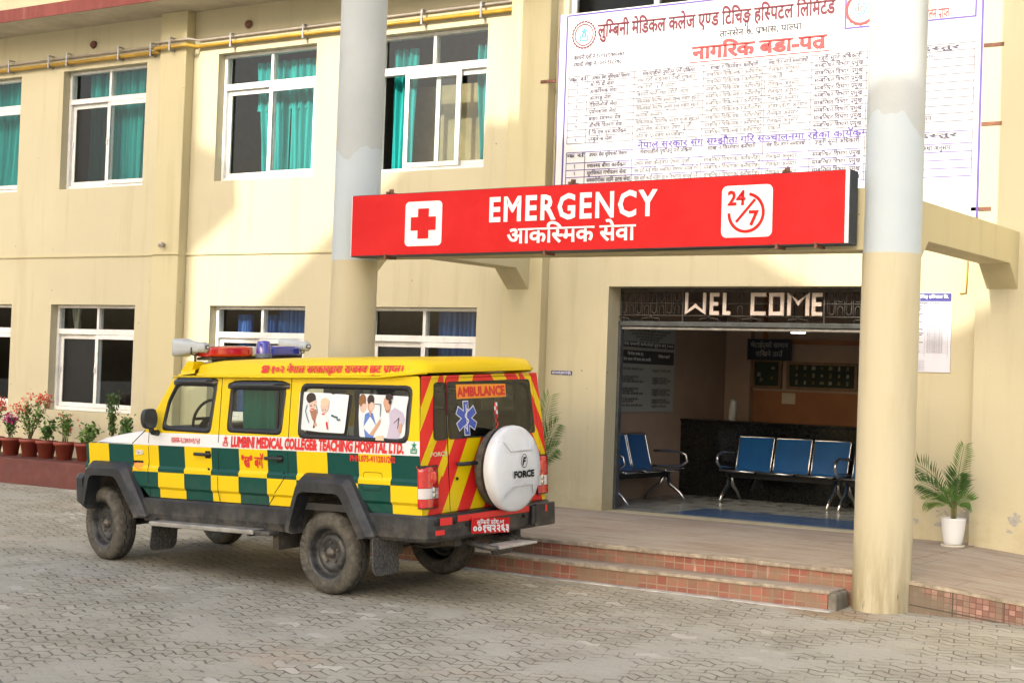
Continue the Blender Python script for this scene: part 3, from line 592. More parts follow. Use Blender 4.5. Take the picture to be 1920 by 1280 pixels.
panel(mb, arc(.146, .172, -180, 80), .005, M_red)
text(mb, '24', M_red, pl(1.492, .052, .006), U, V, width=.165, height=.118, off=.035); text(mb, '7', M_red, pl(1.690, -.122, .006), U, V, width=.088, height=.120, off=.035)
panel(mb, [(1.565, -.088), (1.583, -.102), (1.755, .085), (1.737, .099)], .0052, M_red); mb.build('hours_emblem', SG)
mb = MB(); text(mb, 'EMERGENCY', M_white, pl(-.985, -.005, .002), U, V, width=1.81, height=.222, off=.030, track=.09); mb.build('sign_lettering', SG); mb = MB()
text(mb, 'आकस्मिक सेवा', M_white, pl(-.765, -.215, .002), U, V, width=1.36, height=.128, off=.026); mb.build('sign_lettering', SG)
for x, z in ((-2.2, sz0), (-.35, sz0), (1.95, sz0), (2.3, sz0), (-2.2, sz1), (-.1, sz1), (2.0, sz1)):
    s = -1 if z < 0 else 1; mb = MB(); mb.box(x-.012, x+.012, sy-.008, sy+.16, z+(.0 if s > 0 else -.022), z+(.022 if s > 0 else 0), M_rust); mb.box(x-.012, x+.012, sy-.012, sy-.006, z-.03, z+.022, M_rust) if s < 0 else mb.box(x-.018, x+.018, sy+.05, sy+.08, z, z+.05, M_rust); mb.build('bracket', SG)

# ================================================================== citizen charter notice board
M_board = var('board_white', (.60, .60, .61), .45, .02, 3); M_purple = mat('purple_line', (.09, .06, .27), .6); M_maroon = mat('maroon_ink', (.12, .012, .03), .6)
M_pink = mat('red_ink', (.50, .045, .05), .6); M_ink = mat('violet_ink', (.075, .07, .115), .7); M_grey = mat('black_ink', (.05, .05, .06), .7); M_inkl = mat('faded_ink', (.12, .12, .15), .7)
NB = empty('notice_board', (0, 0, 0), 'huge white notice board covered in tables of Devanagari text above the entrance', 'notice board')
BX0, BX1, BZ0, BZ1, BY = -9.965, -4.985, 3.58, 6.06, YW-.17
mb = MB(); mb.box(BX0, BX1, BY, BY+.03, BZ0, BZ1, M_board); mb.build('board_panel', NB)
def bl(mb, x0, x1, z0, z1, mt, d=.0016): mb.box(x0, x1, BY-d, BY+.001, z0, z1, mt)
mb = MB(); bl(mb, BX0, BX0+.012, BZ0, BZ1, M_purple); bl(mb, BX0+.095, BX0+.118, BZ0, BZ1-.02, M_purple); bl(mb, BX0+.118, BX1, BZ1-.032, BZ1-.012, M_purple); bl(mb, BX1-.028, BX1-.004, BZ0, BZ1-.02, M_purple); mb.build('border', NB)
def tx(mb, s, x, z, h, mt, w=None, off=.01, al='L'): return text(mb, s, mt, (x, BY-.004, z), U, V, width=w, height=h, off=off, align=al)
mb = MB(); tx(mb, 'लुम्बिनी मेडिकल कलेज एण्ड टिचिङ्ग हस्पिटल लिमिटेड', -9.44, 5.757, .135, M_maroon, 2.88, .035); mb.build('title_lettering', NB)
mb = MB(); tx(mb, 'तानसेन ७, प्रभास, पाल्पा', -7.89, 5.62, .062, M_grey, .96, .025); mb.build('title_lettering', NB)
mb = MB(); tx(mb, 'नागरिक बडा-पत्र', -8.21, 5.405, .125, M_pink, 1.56, .05); bl(mb, -8.25, -6.61, 5.360, 5.373, M_pink); mb.build('title_lettering', NB)
mb = MB(); tx(mb, 'नेपाल सरकार संग सम्झौता गरि सञ्चालनमा रहेका कार्यक्रम', -8.87, 4.457, .058, M_purple, 2.72, .03); mb.build('title_lettering', NB)
mb = MB(); tx(mb, 'स्वास्थ्य बीमा सेवा संचालन प्राप्त', -6.08, 5.60, .085, M_pink, .74, .03); mb.build('title_lettering', NB)
mb = MB(); tx(mb, 'कम्पनी दर्ता नं १२१६४१/७०/०७१', -9.75, 5.518, .045, M_ink, .67, .03); mb.build('title_lettering', NB)
mb = MB(); tx(mb, 'स्थायी लेखा नं : ३०२१३८२७८', -9.75, 5.436, .045, M_ink, .64, .03); mb.build('title_lettering', NB)

cols = [-9.81, -9.56, -8.94, -8.07, -7.335, -6.80, -6.19, -5.07]
rows1 = [5.325]+[5.255-.0786*i for i in range(9)]
sv = ['ओ पि डी सेवा', 'आकस्मिक सेवा', 'अन्तरङ्ग सेवा', 'रेडियोलोजी सेवा', 'प्रयोगशाला सेवा', 'बाह्य स्वास्थ्य सेवा', 'औषधि वितरण सेवा', 'ई सि एच एस कार्यक्रम', 'एम्बुलेन्स सेवा']
pr_ = ['नाम दर्ता आइतबार देखी शुक्रबार', 'नाम दर्ता २४ सै घण्टा', 'बिरामी भर्ना तथा परीटी जम्मा', 'चिकित्सकको सिफारिस अनुसार सशुल्क शाखामा बुझाउने', 'चिकित्सकको सिफारिस अनुसार शुल्क शाखामा बुझाउने', 'सम्पर्क अनुसार', 'चिकित्सकको सिफारिस अनुसार शुल्क बुझाउने', 'प्रथम सेवा केन्द्रबाट प्रेषण पुर्जा', 'फोन वा प्रत्यक्ष सम्पर्कबाट']
tm = ['रोलक्रम अनुसार', 'तत्कालै', 'रोलक्रम अनुसार', 'रोलक्रम अनुसार', 'रोलक्रम अनुसार', 'आवश्यकता अनुसार', 'रोलक्रम अनुसार', 'रोलक्रम अनुसार', 'तत्कालै']
fee = ['टिकट नयाँ रु-८० पुरानो रु.५०/-', 'नाम दर्ता रु ५००', 'सेवा अनुसार', 'सेवा अनुसार', 'सेवा अनुसार', 'सेवा अनुसार', 'सेवा अनुसार', 'सेवाग्राहिले बुझाउन नपर्ने', 'सेवा समितिको नियम अनुसार']
def table(rows, hdr, body, dark):
    mb = MB(); lw = .010
    for z in rows+[rows[-1]-(rows[-2]-rows[-1])]: bl(mb, cols[0], cols[-1], z-lw*.5, z+lw*.5, M_purple if dark else M_inkl)
    zb = rows[-1]-(rows[-2]-rows[-1])
    for x in cols: bl(mb, x-lw*.5, x+lw*.5, zb, rows[0], M_inkl, .0019)
    mb.build('table_rules', NB)
    for j in range(len(cols)-1):                                      # one printed column at a time
        mb = MB(); wc = cols[j+1]-cols[j]
        if hdr[j]: tx(mb, hdr[j], (cols[j]+cols[j+1])/2, rows[0]-.055, .038, M_ink, min(.62*wc+.12, wc*.92), .030, 'C')
        for i, line in enumerate(body):
            if line[j]: wn = layout(line[j], 0)[1]*.040/.622; tx(mb, line[j], cols[j]+(.10 if j == 0 else .035), rows[i+1]-.060, .040, M_ink if j in (1, 5, 6) else M_inkl, min(wn, wc*.92), .026 if j in (1, 5, 6) else .020)
        mb.build('table_lettering', NB)
H1 = ['क्र सं', 'उपचार सेवा सुविधाको विवरण', 'सेवाग्राहीले पुर्‍याउनु पर्ने प्रक्रिया'.replace('\u200d', ''), 'शाखा र जिम्मेवार कर्मचारी', 'सेवा दिन लाग्ने समयावधी', 'उजुरी सुन्ने अधिकारी', 'लाग्ने दस्तुर']
nums = '१२३४५६७८९'
table(rows1, H1, [[nums[i], sv[i], pr_[i], 'सम्बन्धित चिकित्सक र कर्मचारीहरु', tm[i], 'सम्बन्धित विभाग प्रमुख', fee[i]] for i in range(9)], False)
rows2 = [4.445, 4.322, 4.240, 4.157, 4.075]
table(rows2, H1, [[nums[i], ['स्वास्थ्य बीमा कार्यक्रम', 'सुरक्षित गर्भपतन सेवा', 'क्षयरोगीका लागि डट्स सेवा', 'एस पि एस'][i], ['प्रथम सेवा केन्द्रबाट प्रेषण पुर्जा', 'नाम दर्ता कार्ड सहित सम्बन्धित विभागमा सम्पर्क गर्ने', 'नाम दर्ता कार्ड सहित डट्स विभागमा सम्पर्क गर्ने', ''][i], 'सम्बन्धित विभागका कर्मचारीहरु', 'रोलक्रम अनुसार', 'सम्बन्धित विभाग प्रमुख', ['स्वास्थ्य बीमा बोर्डको व्यवस्था अनुसार', 'सम्झौता अनुसार', 'सम्झौता अनुसार', 'सम्झौता अनुसार'][i]] for i in range(4)], True)
# emblems
def ringp(mb, cx, cz, r0, r1, mt, y, n=40, wav=0):
    vs = []
    for k in range(n):
        a = 2*math.pi*k/n; rr = r1*(1+wav*(k % 2)); vs += [(cx+r0*math.cos(a), y, cz+r0*math.sin(a)), (cx+rr*math.cos(a), y, cz+rr*math.sin(a))]
    mb.add(vs, [(2*k, 2*k+1, 2*((k+1) % n)+1, 2*((k+1) % n)) for k in range(n)], mt)
def star(cx, cz, r, r2=.4, n=5): return [(cx+(r if k % 2 == 0 else r*r2)*math.sin(math.pi*k/n), cz+(r if k % 2 == 0 else r*r2)*math.cos(math.pi*k/n)) for k in range(2*n)]
M_tealink = mat('teal_ink', (.06, .26, .36), .6)
def crest(mb, cx, cz, r, mt, fn):
    """star over an M cut from a block: the college crest"""
    for poly in (star(cx, cz+r*.35, r*.55, .38), [(cx-.55*r, cz-.7*r), (cx-.55*r, cz-.05*r), (cx-.40*r, cz-.05*r), (cx-.40*r, cz-.56*r), (cx+.40*r, cz-.56*r), (cx+.40*r, cz-.05*r), (cx+.55*r, cz-.05*r), (cx+.55*r, cz-.7*r)],
                 [(cx-.30*r, cz-.48*r), (cx-.30*r, cz+.06*r), (cx-.18*r, cz+.06*r), (cx, cz-.16*r), (cx+.18*r, cz+.06*r), (cx+.30*r, cz+.06*r), (cx+.30*r, cz-.48*r), (cx+.17*r, cz-.48*r), (cx+.17*r, cz-.14*r), (cx, cz-.36*r), (cx-.17*r, cz-.14*r), (cx-.17*r, cz-.48*r)]): mb.sheet(poly, fn, mt)
mb = MB(); fn = lambda x, z: (x, BY-.004, z)
ringp(mb, -9.625, 5.80, .115, .128, M_maroon, BY-.004); ringp(mb, -9.625, 5.80, .143, .153, M_maroon, BY-.004, 48, .10); crest(mb, -9.625, 5.80, .105, M_tealink, fn); mb.build('college_emblem', NB)
mb = MB()
for a, b, c, d in ((-6.45, -6.43, 5.57, 6.03), (-5.08, -5.06, 5.57, 6.03), (-6.43, -5.08, 5.57, 5.59)): bl(mb, a, b, c, d, M_purple)
ringp(mb, -6.27, 5.77, .142, .170, M_pink, BY-.004, 36, .05); ringp(mb, -6.27, 5.77, .125, .132, M_tealink, BY-.004)
for s in (1, -1):
    t_ = [(-6.27+.10*math.sin(R(a)), 5.77+s*.10*math.cos(R(a))) for a in (0, 120, 240)]
    for i in range(3):
        p, q = Vector(t_[i]), Vector(t_[(i+1) % 3]); nrm = (q-p).orthogonal().normalized()*.004; mb.add([(v.x, BY-.005-.0005*s, v.y) for v in (p+nrm, q+nrm, q-nrm, p-nrm)], [(0, 1, 2, 3)], M_tealink)
text(mb, 'IC', M_grey, (-6.27, BY-.006, 5.74), U, V, height=.06, align='C'); mb.build('association_emblem', NB)
for x, z in ((BX0-.14, 5.30), (BX1+.10, 5.28), (BX1+.02, 3.66), (BX1+.10, 4.5)):
    mb = MB(); mb.box(x-.10, x+.10, BY+.0, BY+.022, z-.018, z+.018, M_rust); mb.box(x-.10 if x < -7 else x+.078, x-.078 if x < -7 else x+.10, BY+.0225, (YP if x > -7 else YW)-.001, z-.017, z+.017, M_rust); mb.build('bracket', NB)
# small signs -------------------------------------------------------
M_navy = mat('navy_blue', (.035, .035, .22), .5); M_pale = var('pale_print', (.62, .63, .72), .5, .03, 5)
ST = empty('staff_list_board', (0, 0, 0), 'pale printed staff list with navy heading behind the grimy column', 'notice board')
x0, x1, z0, z1, yy = -6.02, -5.28, 2.04, 2.84, YW-.012
MB().box(x0, x1, yy, YW-.001, z0, z1, M_pale).build('board_panel', ST)
MB().box(x0+.004, x1-.004, yy-.001, yy, z1-.085, z1-.004, M_navy).build('heading', ST)
mb = MB(); text(mb, 'मेडिकल कलेज एण्ड टिचिङ्ग हस्पिटल लि.', M_white, (x1-.03, yy-.0025, z1-.052), U, V, width=.66, height=.026, off=.03, align='R'); text(mb, 'तानसेन, प्रभास पाल्पा', M_white, (x1-.46, yy-.0025, z1-.078), U, V, height=.011, off=.01)
text(mb, 'यस अस्पतालका कर्मचारीहरुको नामावली', M_ink, (x1-.62, yy-.002, z1-.11), U, V, width=.5, height=.014, off=.02)
rr = random.Random(5); nm = ['विष्णु मेडिकल अधिकृत', 'डा सुनिल प्रसाद', 'प्रशासन शाखा', 'राम बहादुर थापा', 'सिता कुमारी', 'लेखा शाखा प्रमुख', 'ल्याब टेक्निसियन', 'स्टाफ नर्स']
for i in range(25):
    z = z1-.142-i*.0192
    text(mb, '८०१', M_ink, (x1-.64, yy-.002, z), U, V, height=.009); text(mb, rr.choice(nm), M_ink, (x1-.53, yy-.002, z), U, V, width=rr.uniform(.16, .25), height=.010, off=.02); text(mb, '९८५७०६२', M_ink, (x1-.25, yy-.002, z), U, V, width=.17, height=.009, off=.01)
for i in range(7): text(mb, rr.choice(nm), M_ink, (x1-.62, yy-.002, z0+.11-i*.016), U, V, height=.010, off=.02); text(mb, '९८५७०६२१९८', M_ink, (x1-.34, yy-.002, z0+.11-i*.016), U, V, height=.009)
mb.build('list_lettering', ST)
mb = MB()
for i in range(26): mb.box(x0+.02, x1-.03, yy-.0008, yy, z1-.128-i*.0192, z1-.1265-i*.0192, M_inkl)
for xx in (x1-.66, x1-.545, x1-.27, x1-.03): mb.box(xx-.001, xx+.001, yy-.0009, yy, z0+.16, z1-.12, M_inkl)
mb.build('list_rules', ST)
WP = empty('wall_plate', (0, 0, 0), 'little navy blue wall plate with white lettering left of the doorway', 'sign')
MB().box(-10.02, -9.735, YW-.008, YW-.001, 1.885, 1.93, M_navy).build('plate', WP); mb = MB(); text(mb, 'आफ्नो सामानको सुरक्षा आफै गर्नुहोस्', M_white, (-9.878, YW-.010, 1.896), U, V, width=.26, height=.021, off=.03, align='C'); mb.build('plate_lettering', WP)

# ================================================================== doorway grille and shutter rail
GY_ = YW+.26
GR = empty('welcome_grille', (0, 0, 0), 'dark iron transom grille with cut out WEL COME letters over the doorway', 'grille')
M_iron = var('dusty_iron', (.05, .045, .04), .7, .35, 12); M_letter = var('pale_letter_board', (.62, .53, .48), .4, .1, 6)
x0, x1 = DOOR[0]+.005, DOOR[1]-.005
mb = MB(); mb.box(x0, x1, GY_, GY_+.05, 2.868, 2.908, M_iron); mb.box(x0, x1, GY_+.01, GY_+.04, 2.596, 2.606, M_iron); mb.box(x0, x1, GY_+.01, GY_+.04, 2.735, 2.742, M_iron)
for x in (x0+.01, -8.46, -6.76, x1-.02): mb.box(x-.008, x+.008, GY_+.005, GY_+.045, 2.53, 2.868, M_iron)
mb.build('grille_frame', GR)
def scroll(mb, x, w=.048, z0=2.612, z1=2.862):
    for k in (-1, 1):
        c = x+k*w; mb.tube([(c, GY_+.025, z0), (c, GY_+.025, z1)], .006, M_iron, 5)
    n = 6; a = [(x-.028+.0, GY_+.025, z0+.02)]
    lo = [(x+.028*math.cos(math.pi+math.pi*i/n), GY_+.025, z0+.04+.028*math.sin(math.pi+math.pi*i/n)) for i in range(n+1)]; hi = [(x+.028*math.cos(math.pi*i/n), GY_+.025, z1-.04+.028*math.sin(math.pi*i/n)) for i in range(n+1)]
    mb.tube(lo+hi+[lo[0]], .006, M_iron, 5)
def half_scroll(mb, x, z0=2.612, z1=2.862):
    n = 6; zm = (z0+z1)/2
    mb.tube([(x-.028, GY_+.025, z1)]+[(x+.028*math.cos(math.pi+math.pi*i/n), GY_+.025, zm+.05+.028*math.sin(math.pi+math.pi*i/n)) for i in range(n+1)]+[(x+.028, GY_+.025, z1)], .006, M_iron, 5)
    mb.tube([(x-.028, GY_+.025, z0)]+[(x+.028*math.cos(math.pi-math.pi*i/n), GY_+.025, zm-.05+.028*math.sin(math.pi-math.pi*i/n)) for i in range(n+1)]+[(x+.028, GY_+.025, z0)], .006, M_iron, 5)
for lo_, hi_ in ((-9.25, -8.48), (-7.83, -7.70), (-6.72, -6.0)):
    mb = MB(); i = 0; x = -9.23
    while x < -6.0:
        if lo_ < x < hi_: (scroll if i % 2 == 0 else half_scroll)(mb, x)
        x += .098; i += 1
    mb.build('scrollwork', GR)
mb = MB(); S_ = .042
def LT(polys):
    mb = MB()
    for p in polys: mb.prism(p, lambda x, z: (x, GY_-.012, z), lambda x, z: (x, GY_+.004, z), M_letter)
    mb.build('letter', GR)
za, zb = 2.61, 2.857; zm = (za+zb)/2
def bar(a, b, c, d): return [(a, c), (b, c), (b, d), (a, d)]
a, b = -8.425, -8.165; LT([bar(a, a+S_*.85, za+.05, zb), bar(b-S_*.85, b, za+.05, zb), [(a, za), (a, za+.05), (a+S_*.85, za+.05), ((a+b)/2, za+.125), (b-S_*.85, za+.05), (b, za+.05), (b, za), ((a+b)/2, za+.08)]])
def E_(a, b): LT([bar(a, a+S_, za, zb), bar(a+S_, b, za, za+S_), bar(a+S_, b, zb-S_, zb), bar(a+S_, b-.012, zm-S_/2, zm+S_/2)])
E_(-8.115, -8.00); a, b = -7.955, -7.86; LT([bar(a, a+S_, za, zb), bar(a+S_, b, za, za+S_)])
a, b = -7.615, -7.435; LT([bar(a, a+S_, za, zb), bar(a+S_, b, za, za+S_), bar(a+S_, b, zb-S_, zb)])
a, b = -7.395, -7.22; LT([bar(a, a+S_, za, zb), bar(b-S_, b, za, zb), bar(a+S_, b-S_, za, za+S_), bar(a+S_, b-S_, zb-S_, zb)])
a, b = -7.18, -6.925; LT([bar(a, a+S_, za, zb-.03), bar(b-S_, b, za, zb-.03), [(a, zb), (a, zb-.03), (a+S_, zb-.03), ((a+b)/2, zb-.14), (b-S_, zb-.03), (b, zb-.03), (b, zb), ((a+b)/2, zb-.085)]])
E_(-6.895, -6.775)
for x in (-9.26, -8.86, -8.12, -7.60, -7.05, -6.3): mb = MB(); mb.tube([(x-.12, GY_-.01, 2.532), (x-.11, GY_-.01, 2.565), (x-.02, GY_-.01, 2.572), (x, GY_-.01, 2.595), (x+.02, GY_-.01, 2.572), (x+.11, GY_-.01, 2.565), (x+.12, GY_-.01, 2.532)], .006, M_iron, 5); mb.build('bracket', GR)
RL = empty('shutter_rail', (0, 0, 0), 'blue grey steel rail and rolled shutter edge across the doorway', 'shutter'); M_rail = var('blue_grey_steel', (.075, .085, .09), .45, .25, 10, metal=.3)
MB().box(x0, x1, GY_-.03, GY_+.06, 2.475, 2.53, M_rail, .006).build('rail', RL); MB().box(x0+.03, x1, GY_+.0, GY_+.05, 2.435, 2.470, M_steel, .01).build('shutter_edge', RL)
MB().box(x0, x0+.035, GY_-.02, GY_+.05, .36, 2.47, M_rail).build('guide_channel', RL)

# ================================================================== waiting hall
def floor_bld(t, b):
    p = t.pos(); x, y, z = t.sep(p); n = t.noise(p, 3, 6, .7); c = t.mix(t.ramp(n, .35, .65), (.27, .285, .27), (.39, .405, .38))
    blue = t.math('MULTIPLY', t.math('MULTIPLY', t.math('GREATER_THAN', y, 16.13), t.math('LESS_THAN', y, 17.12)), t.math('GREATER_THAN', t.math('ADD', x, t.math('MULTIPLY', y, -.02)), -9.0))
    c = t.mix(blue, c, t.mix(n, (.05, .10, .22), (.12, .20, .34))); t.put(b.inputs['Base Color'], c); t.put(b.inputs['Roughness'], t.math('ADD', .12, t.math('MULTIPLY', n, .2)))
M_floor = mat('polished_terrazzo', (.45, .46, .44), .2, build=floor_bld)
M_pink_wall = var('dusty_pink_wall', (.34, .25, .195), .9, .08, 2); M_orange = var('orange_dado', (.27, .115, .05), .8, .1, 3); M_granite = var('black_granite', (.012, .013, .013), .12, .5, 30)
IX0, IX1, IY1, IZ1 = -10.0, -4.5, 20.3, 3.35
mb = MB(); mb.quad((IX0, YW+.0, .354), (IX1, YW, .354), (IX1, IY1, .354), (IX0, IY1, .354), M_floor); struct(mb.build('hall_floor'))
IN = HB
mb = MB()
mb.quad((IX0, YW+.285, .35), (IX0, IY1, .35), (IX0, IY1, IZ1), (IX0, YW+.285, IZ1), M_pink_wall); mb.quad((IX1, YW+.285, .35), (IX1, IY1, .35), (IX1, IY1, IZ1), (IX1, YW+.285, IZ1), M_pink_wall); mb.quad((IX0, IY1, .35), (IX1, IY1, .35), (IX1, IY1, IZ1), (IX0, IY1, IZ1), M_pink_wall)
mb.quad((IX0, YW+.285, .35), (DOOR[0], YW+.285, .35), (DOOR[0], YW+.285, IZ1), (IX0, YW+.285, IZ1), M_pink_wall); mb.quad((DOOR[1], YW+.285, .35), (IX1, YW+.285, .35), (IX1, YW+.285, IZ1), (DOOR[1], YW+.285, IZ1), M_pink_wall); mb.quad((DOOR[0], YW+.285, DOOR[3]), (DOOR[1], YW+.285, DOOR[3]), (DOOR[1], YW+.285, IZ1), (DOOR[0], YW+.285, IZ1), M_pink_wall)
mb.quad((IX0, YW+.285, IZ1), (IX1, YW+.285, IZ1), (IX1, IY1, IZ1), (IX0, IY1, IZ1), var('grey_ceiling', (.45, .43, .40), .9))
mb.box(-9.98, -9.60, IY1-.12, IY1-.002, .36, IZ1-.01, M_pink_wall); mb.build('hall_walls', IN)
mb = MB(); mb.box(-9.59, IX1, IY1-.03, IY1-.001, .36, 1.77, M_orange); mb.box(-9.99, IX1, IY1-.036, IY1-.0305, 1.772, 1.79, M_granite) if 0 else None; mb.build('dado', IN)
CT = empty('reception_counter', (0, 0, 0), 'long black granite reception counter across the dark waiting hall', 'counter'); MB().box(-9.99, -5.0, 18.93, 19.5, .356, 1.33, M_granite, .004).build('counter_front', CT); MB().box(-9.99, -4.98, 18.90, 19.55, 1.331, 1.365, M_granite, .006).build('counter_top', CT)
# things in the hall
HBd = empty('hall_notice', (0, 0, 0), 'grey white printed notice on the left wall inside the doorway', 'notice board'); xh = IX0+.03
M_hb = var('grey_print', (.34, .36, .355), .5, .03); MB().box(IX0+.002, xh, 16.7, 18.66, 1.45, 2.62, M_hb).build('board_panel', HBd)
mb = MB(); mb.box(xh, xh+.002, 17.25, 18.63, 2.27, 2.34, M_grey); mb.box(xh, xh+.002, 17.25, 18.63, 2.06, 2.23, M_grey); mb.build('black_bands', HBd)
mb = MB(); UU = (0, 1, 0); 
def ht(s, y, z, h, w=None, mt=M_grey, al='L', off=.02): mb = MB(); text(mb, s, mt, (xh+.005, y, z), UU, V, width=w, height=h, off=off, align=al); mb.build('notice_lettering', HBd)
ht('लुम्बिनी मेडिकल कलेज तथा टिचिङ्ग हस्पिटल', 17.95, 2.53, .05, 1.25, al='C')
for i, z in enumerate((2.47, 2.43, 2.39, 2.355)): ht('स्वास्थ्य सेवा सम्बन्धी सूचना तथा जानकारी', 17.95, z, .024, 1.1-i*.2, al='C')
ht('सेवा सम्बन्धी कर्मचारीको सूचना सन् २०७६', 17.95, 2.29, .035, 1.3, M_white, 'C'); ht('जिम्मेवार शाखा (१)', 17.4, 2.17, .03, .4, M_white); ht('सेवा प्रदान गर्ने समय तथा अवधि', 17.3, 2.10, .03, .7, M_white); ht('निवेदन कार्य', 18.2, 2.15, .03, .3, M_white)
for i, z in enumerate((1.98, 1.88, 1.85, 1.82, 1.73, 1.70, 1.67, 1.60, 1.57, 1.52)):
    ht('स्वास्थ्य सेवा सम्बन्धी काम', 17.2, z, .024, .62-(i % 3)*.12); ht('अनुसूची अन्तर्गत सेवा', 18.05, z-.01, .022, .5-(i % 2)*.1)
NPs = empty('hall_nameplate', (0, 0, 0), 'dark blue hanging nameplate with two lines of grey lettering', 'sign'); yb = IY1-.16
MB().box(-9.63, -8.98, yb, yb+.02, 2.19, 2.48, mat('dark_blue_board', (.012, .016, .035), .5)).build('plate', NPs); mb = MB(); M_gl = mat('grey_lettering', (.30, .30, .30), .6); text(mb, 'भेटाईएको सामान', M_gl, (-9.305, yb-.003, 2.365), U, V, width=.56, height=.06, off=.02, align='C'); text(mb, 'राखिने ठाउँ', M_gl, (-9.305, yb-.003, 2.245), U, V, width=.40, height=.06, off=.02, align='C'); mb.build('plate_lettering', NPs)
def frame_box(name, x0, x1, z0, z1, label, cat, seed, n, group=None):
    e = empty(name, (0, 0, 0), label, cat, group); y = IY1-.06; mb = MB(); wd = var('brown_wood_frame', (.17, .10, .055), .5, .2, 8)
    for q in ((x0, x0+.04, z0, z1), (x1-.04, x1, z0, z1), (x0+.04, x1-.04, z0, z0+.04), (x0+.04, x1-.04, z1-.04, z1)): mb.box(q[0], q[1], y, y+.05, q[2], q[3], wd)
    mb.build('case_frame', e); MB().box(x0+.04, x1-.04, y+.03, y+.035, z0+.04, z1-.04, var('dark_green_felt', (.02, .03, .022), .9, .2)).build('backing', e)
    rg = random.Random(seed); m1 = [mat('card_cream', (.16, .14, .09)), mat('card_pale', (.20, .20, .18)), mat('card_gold', (.14, .09, .02))]
    for k in range(n):
        cx = x0+.08+(x1-x0-.16)*((k % 7)+.5)/7 if n > 6 else x0+.08+rg.random()*(x1-x0-.16); cz = z0+.10+(z1-z0-.18)*((k//7)/2 if n > 6 else rg.random())
        a, b = rg.uniform(.012, .032), rg.uniform(.015, .035); MB().prism(rpoly([(cx-a, cz-b), (cx+a, cz-b*.8), (cx+a*.8, cz+b), (cx-a*.7, cz+b)], .01), lambda x, z: (x, y+.018, z), lambda x, z: (x, y+.030, z), m1[k % 3]).build('exhibit', e)
frame_box('picture_case', -9.60, -9.16, 1.80, 2.21, 'small framed wall case under the blue nameplate in the hall', 'wall case', 4, 5)
frame_box('display_case', -9.08, -8.06, 1.80, 2.18, 'wide glazed display case with rows of small exhibits', 'wall case', 8, 21); frame_box('display_case', -8.03, -7.0, 1.80, 2.18, 'second display case cut off by the doorway edge', 'wall case', 9, 21)
mb = MB(); mb.box(-9.45, -6.2, IY1-.05, IY1-.003, 2.42, 2.48, M_orange); mb.box(-9.45, -9.40, IY1-.05, IY1-.003, 2.481, 3.1, M_orange); mb.box(-8.0, -7.9, IY1-.05, IY1-.003, 2.481, 3.1, M_orange); o = mb.build('hall_window'); tag(o, 'brown framed high window at the back of the hall', 'window')
mb = MB(); mb.box(-9.15, -8.95, IY1-.034, IY1-.031, 1.60, 1.75, var('beige_paper', (.48, .42, .31), .8)); o = mb.build('wall_switch'); tag(o, 'beige switch plate on the orange dado', 'switch plate')
mb = MB(); mb.lathe([(0, 0), (.045, 0), (.05, .02), (.05, .22), (.048, .27), (.0, .28)], (-9.33, 19.1, 1.366), (.08, 0, 1), var('white_plastic_wrap', (.4, .4, .39), .4), 16); tag(mb.build('paper_roll'), 'white wrapped roll standing on the black counter', 'paper roll')
mb = MB(); mb.tube([(-8.03, 18.0, 2.50), (-7.85, 18.01, 2.50)], .012, mat('lit_tube', (1, 1, 1), emit=(.95, 1, 1), estr=1.6), 10); TL = empty('tube_lamp', (0, 0, 0), 'short lit tube lamp glowing under the hall ceiling', 'lamp'); mb.build('tube', TL); MB().box(-8.06, -7.82, 17.99, 18.03, 2.518, 2.55, M_frame).build('lamp_holder', TL); mb = MB(); mb.tube([(-8.0, 18.01, 2.55), (-8.0, 18.01, IZ1)], .006, M_black, 6); mb.tube([(-7.88, 18.01, 2.55), (-7.88, 18.01, IZ1)], .006, M_black, 6); mb.build('hanger', TL)
M_seat = mat('blue_seat_steel', (.01, .10, .32), .35, build=lambda t, b: t.put(b.inputs['Base Color'], t.mix(t.noise(t.obj(), 4, 3), (.008, .085, .27), (.014, .14, .42)))); M_chrome = mat('chrome', (.62, .62, .62), .22, 1)
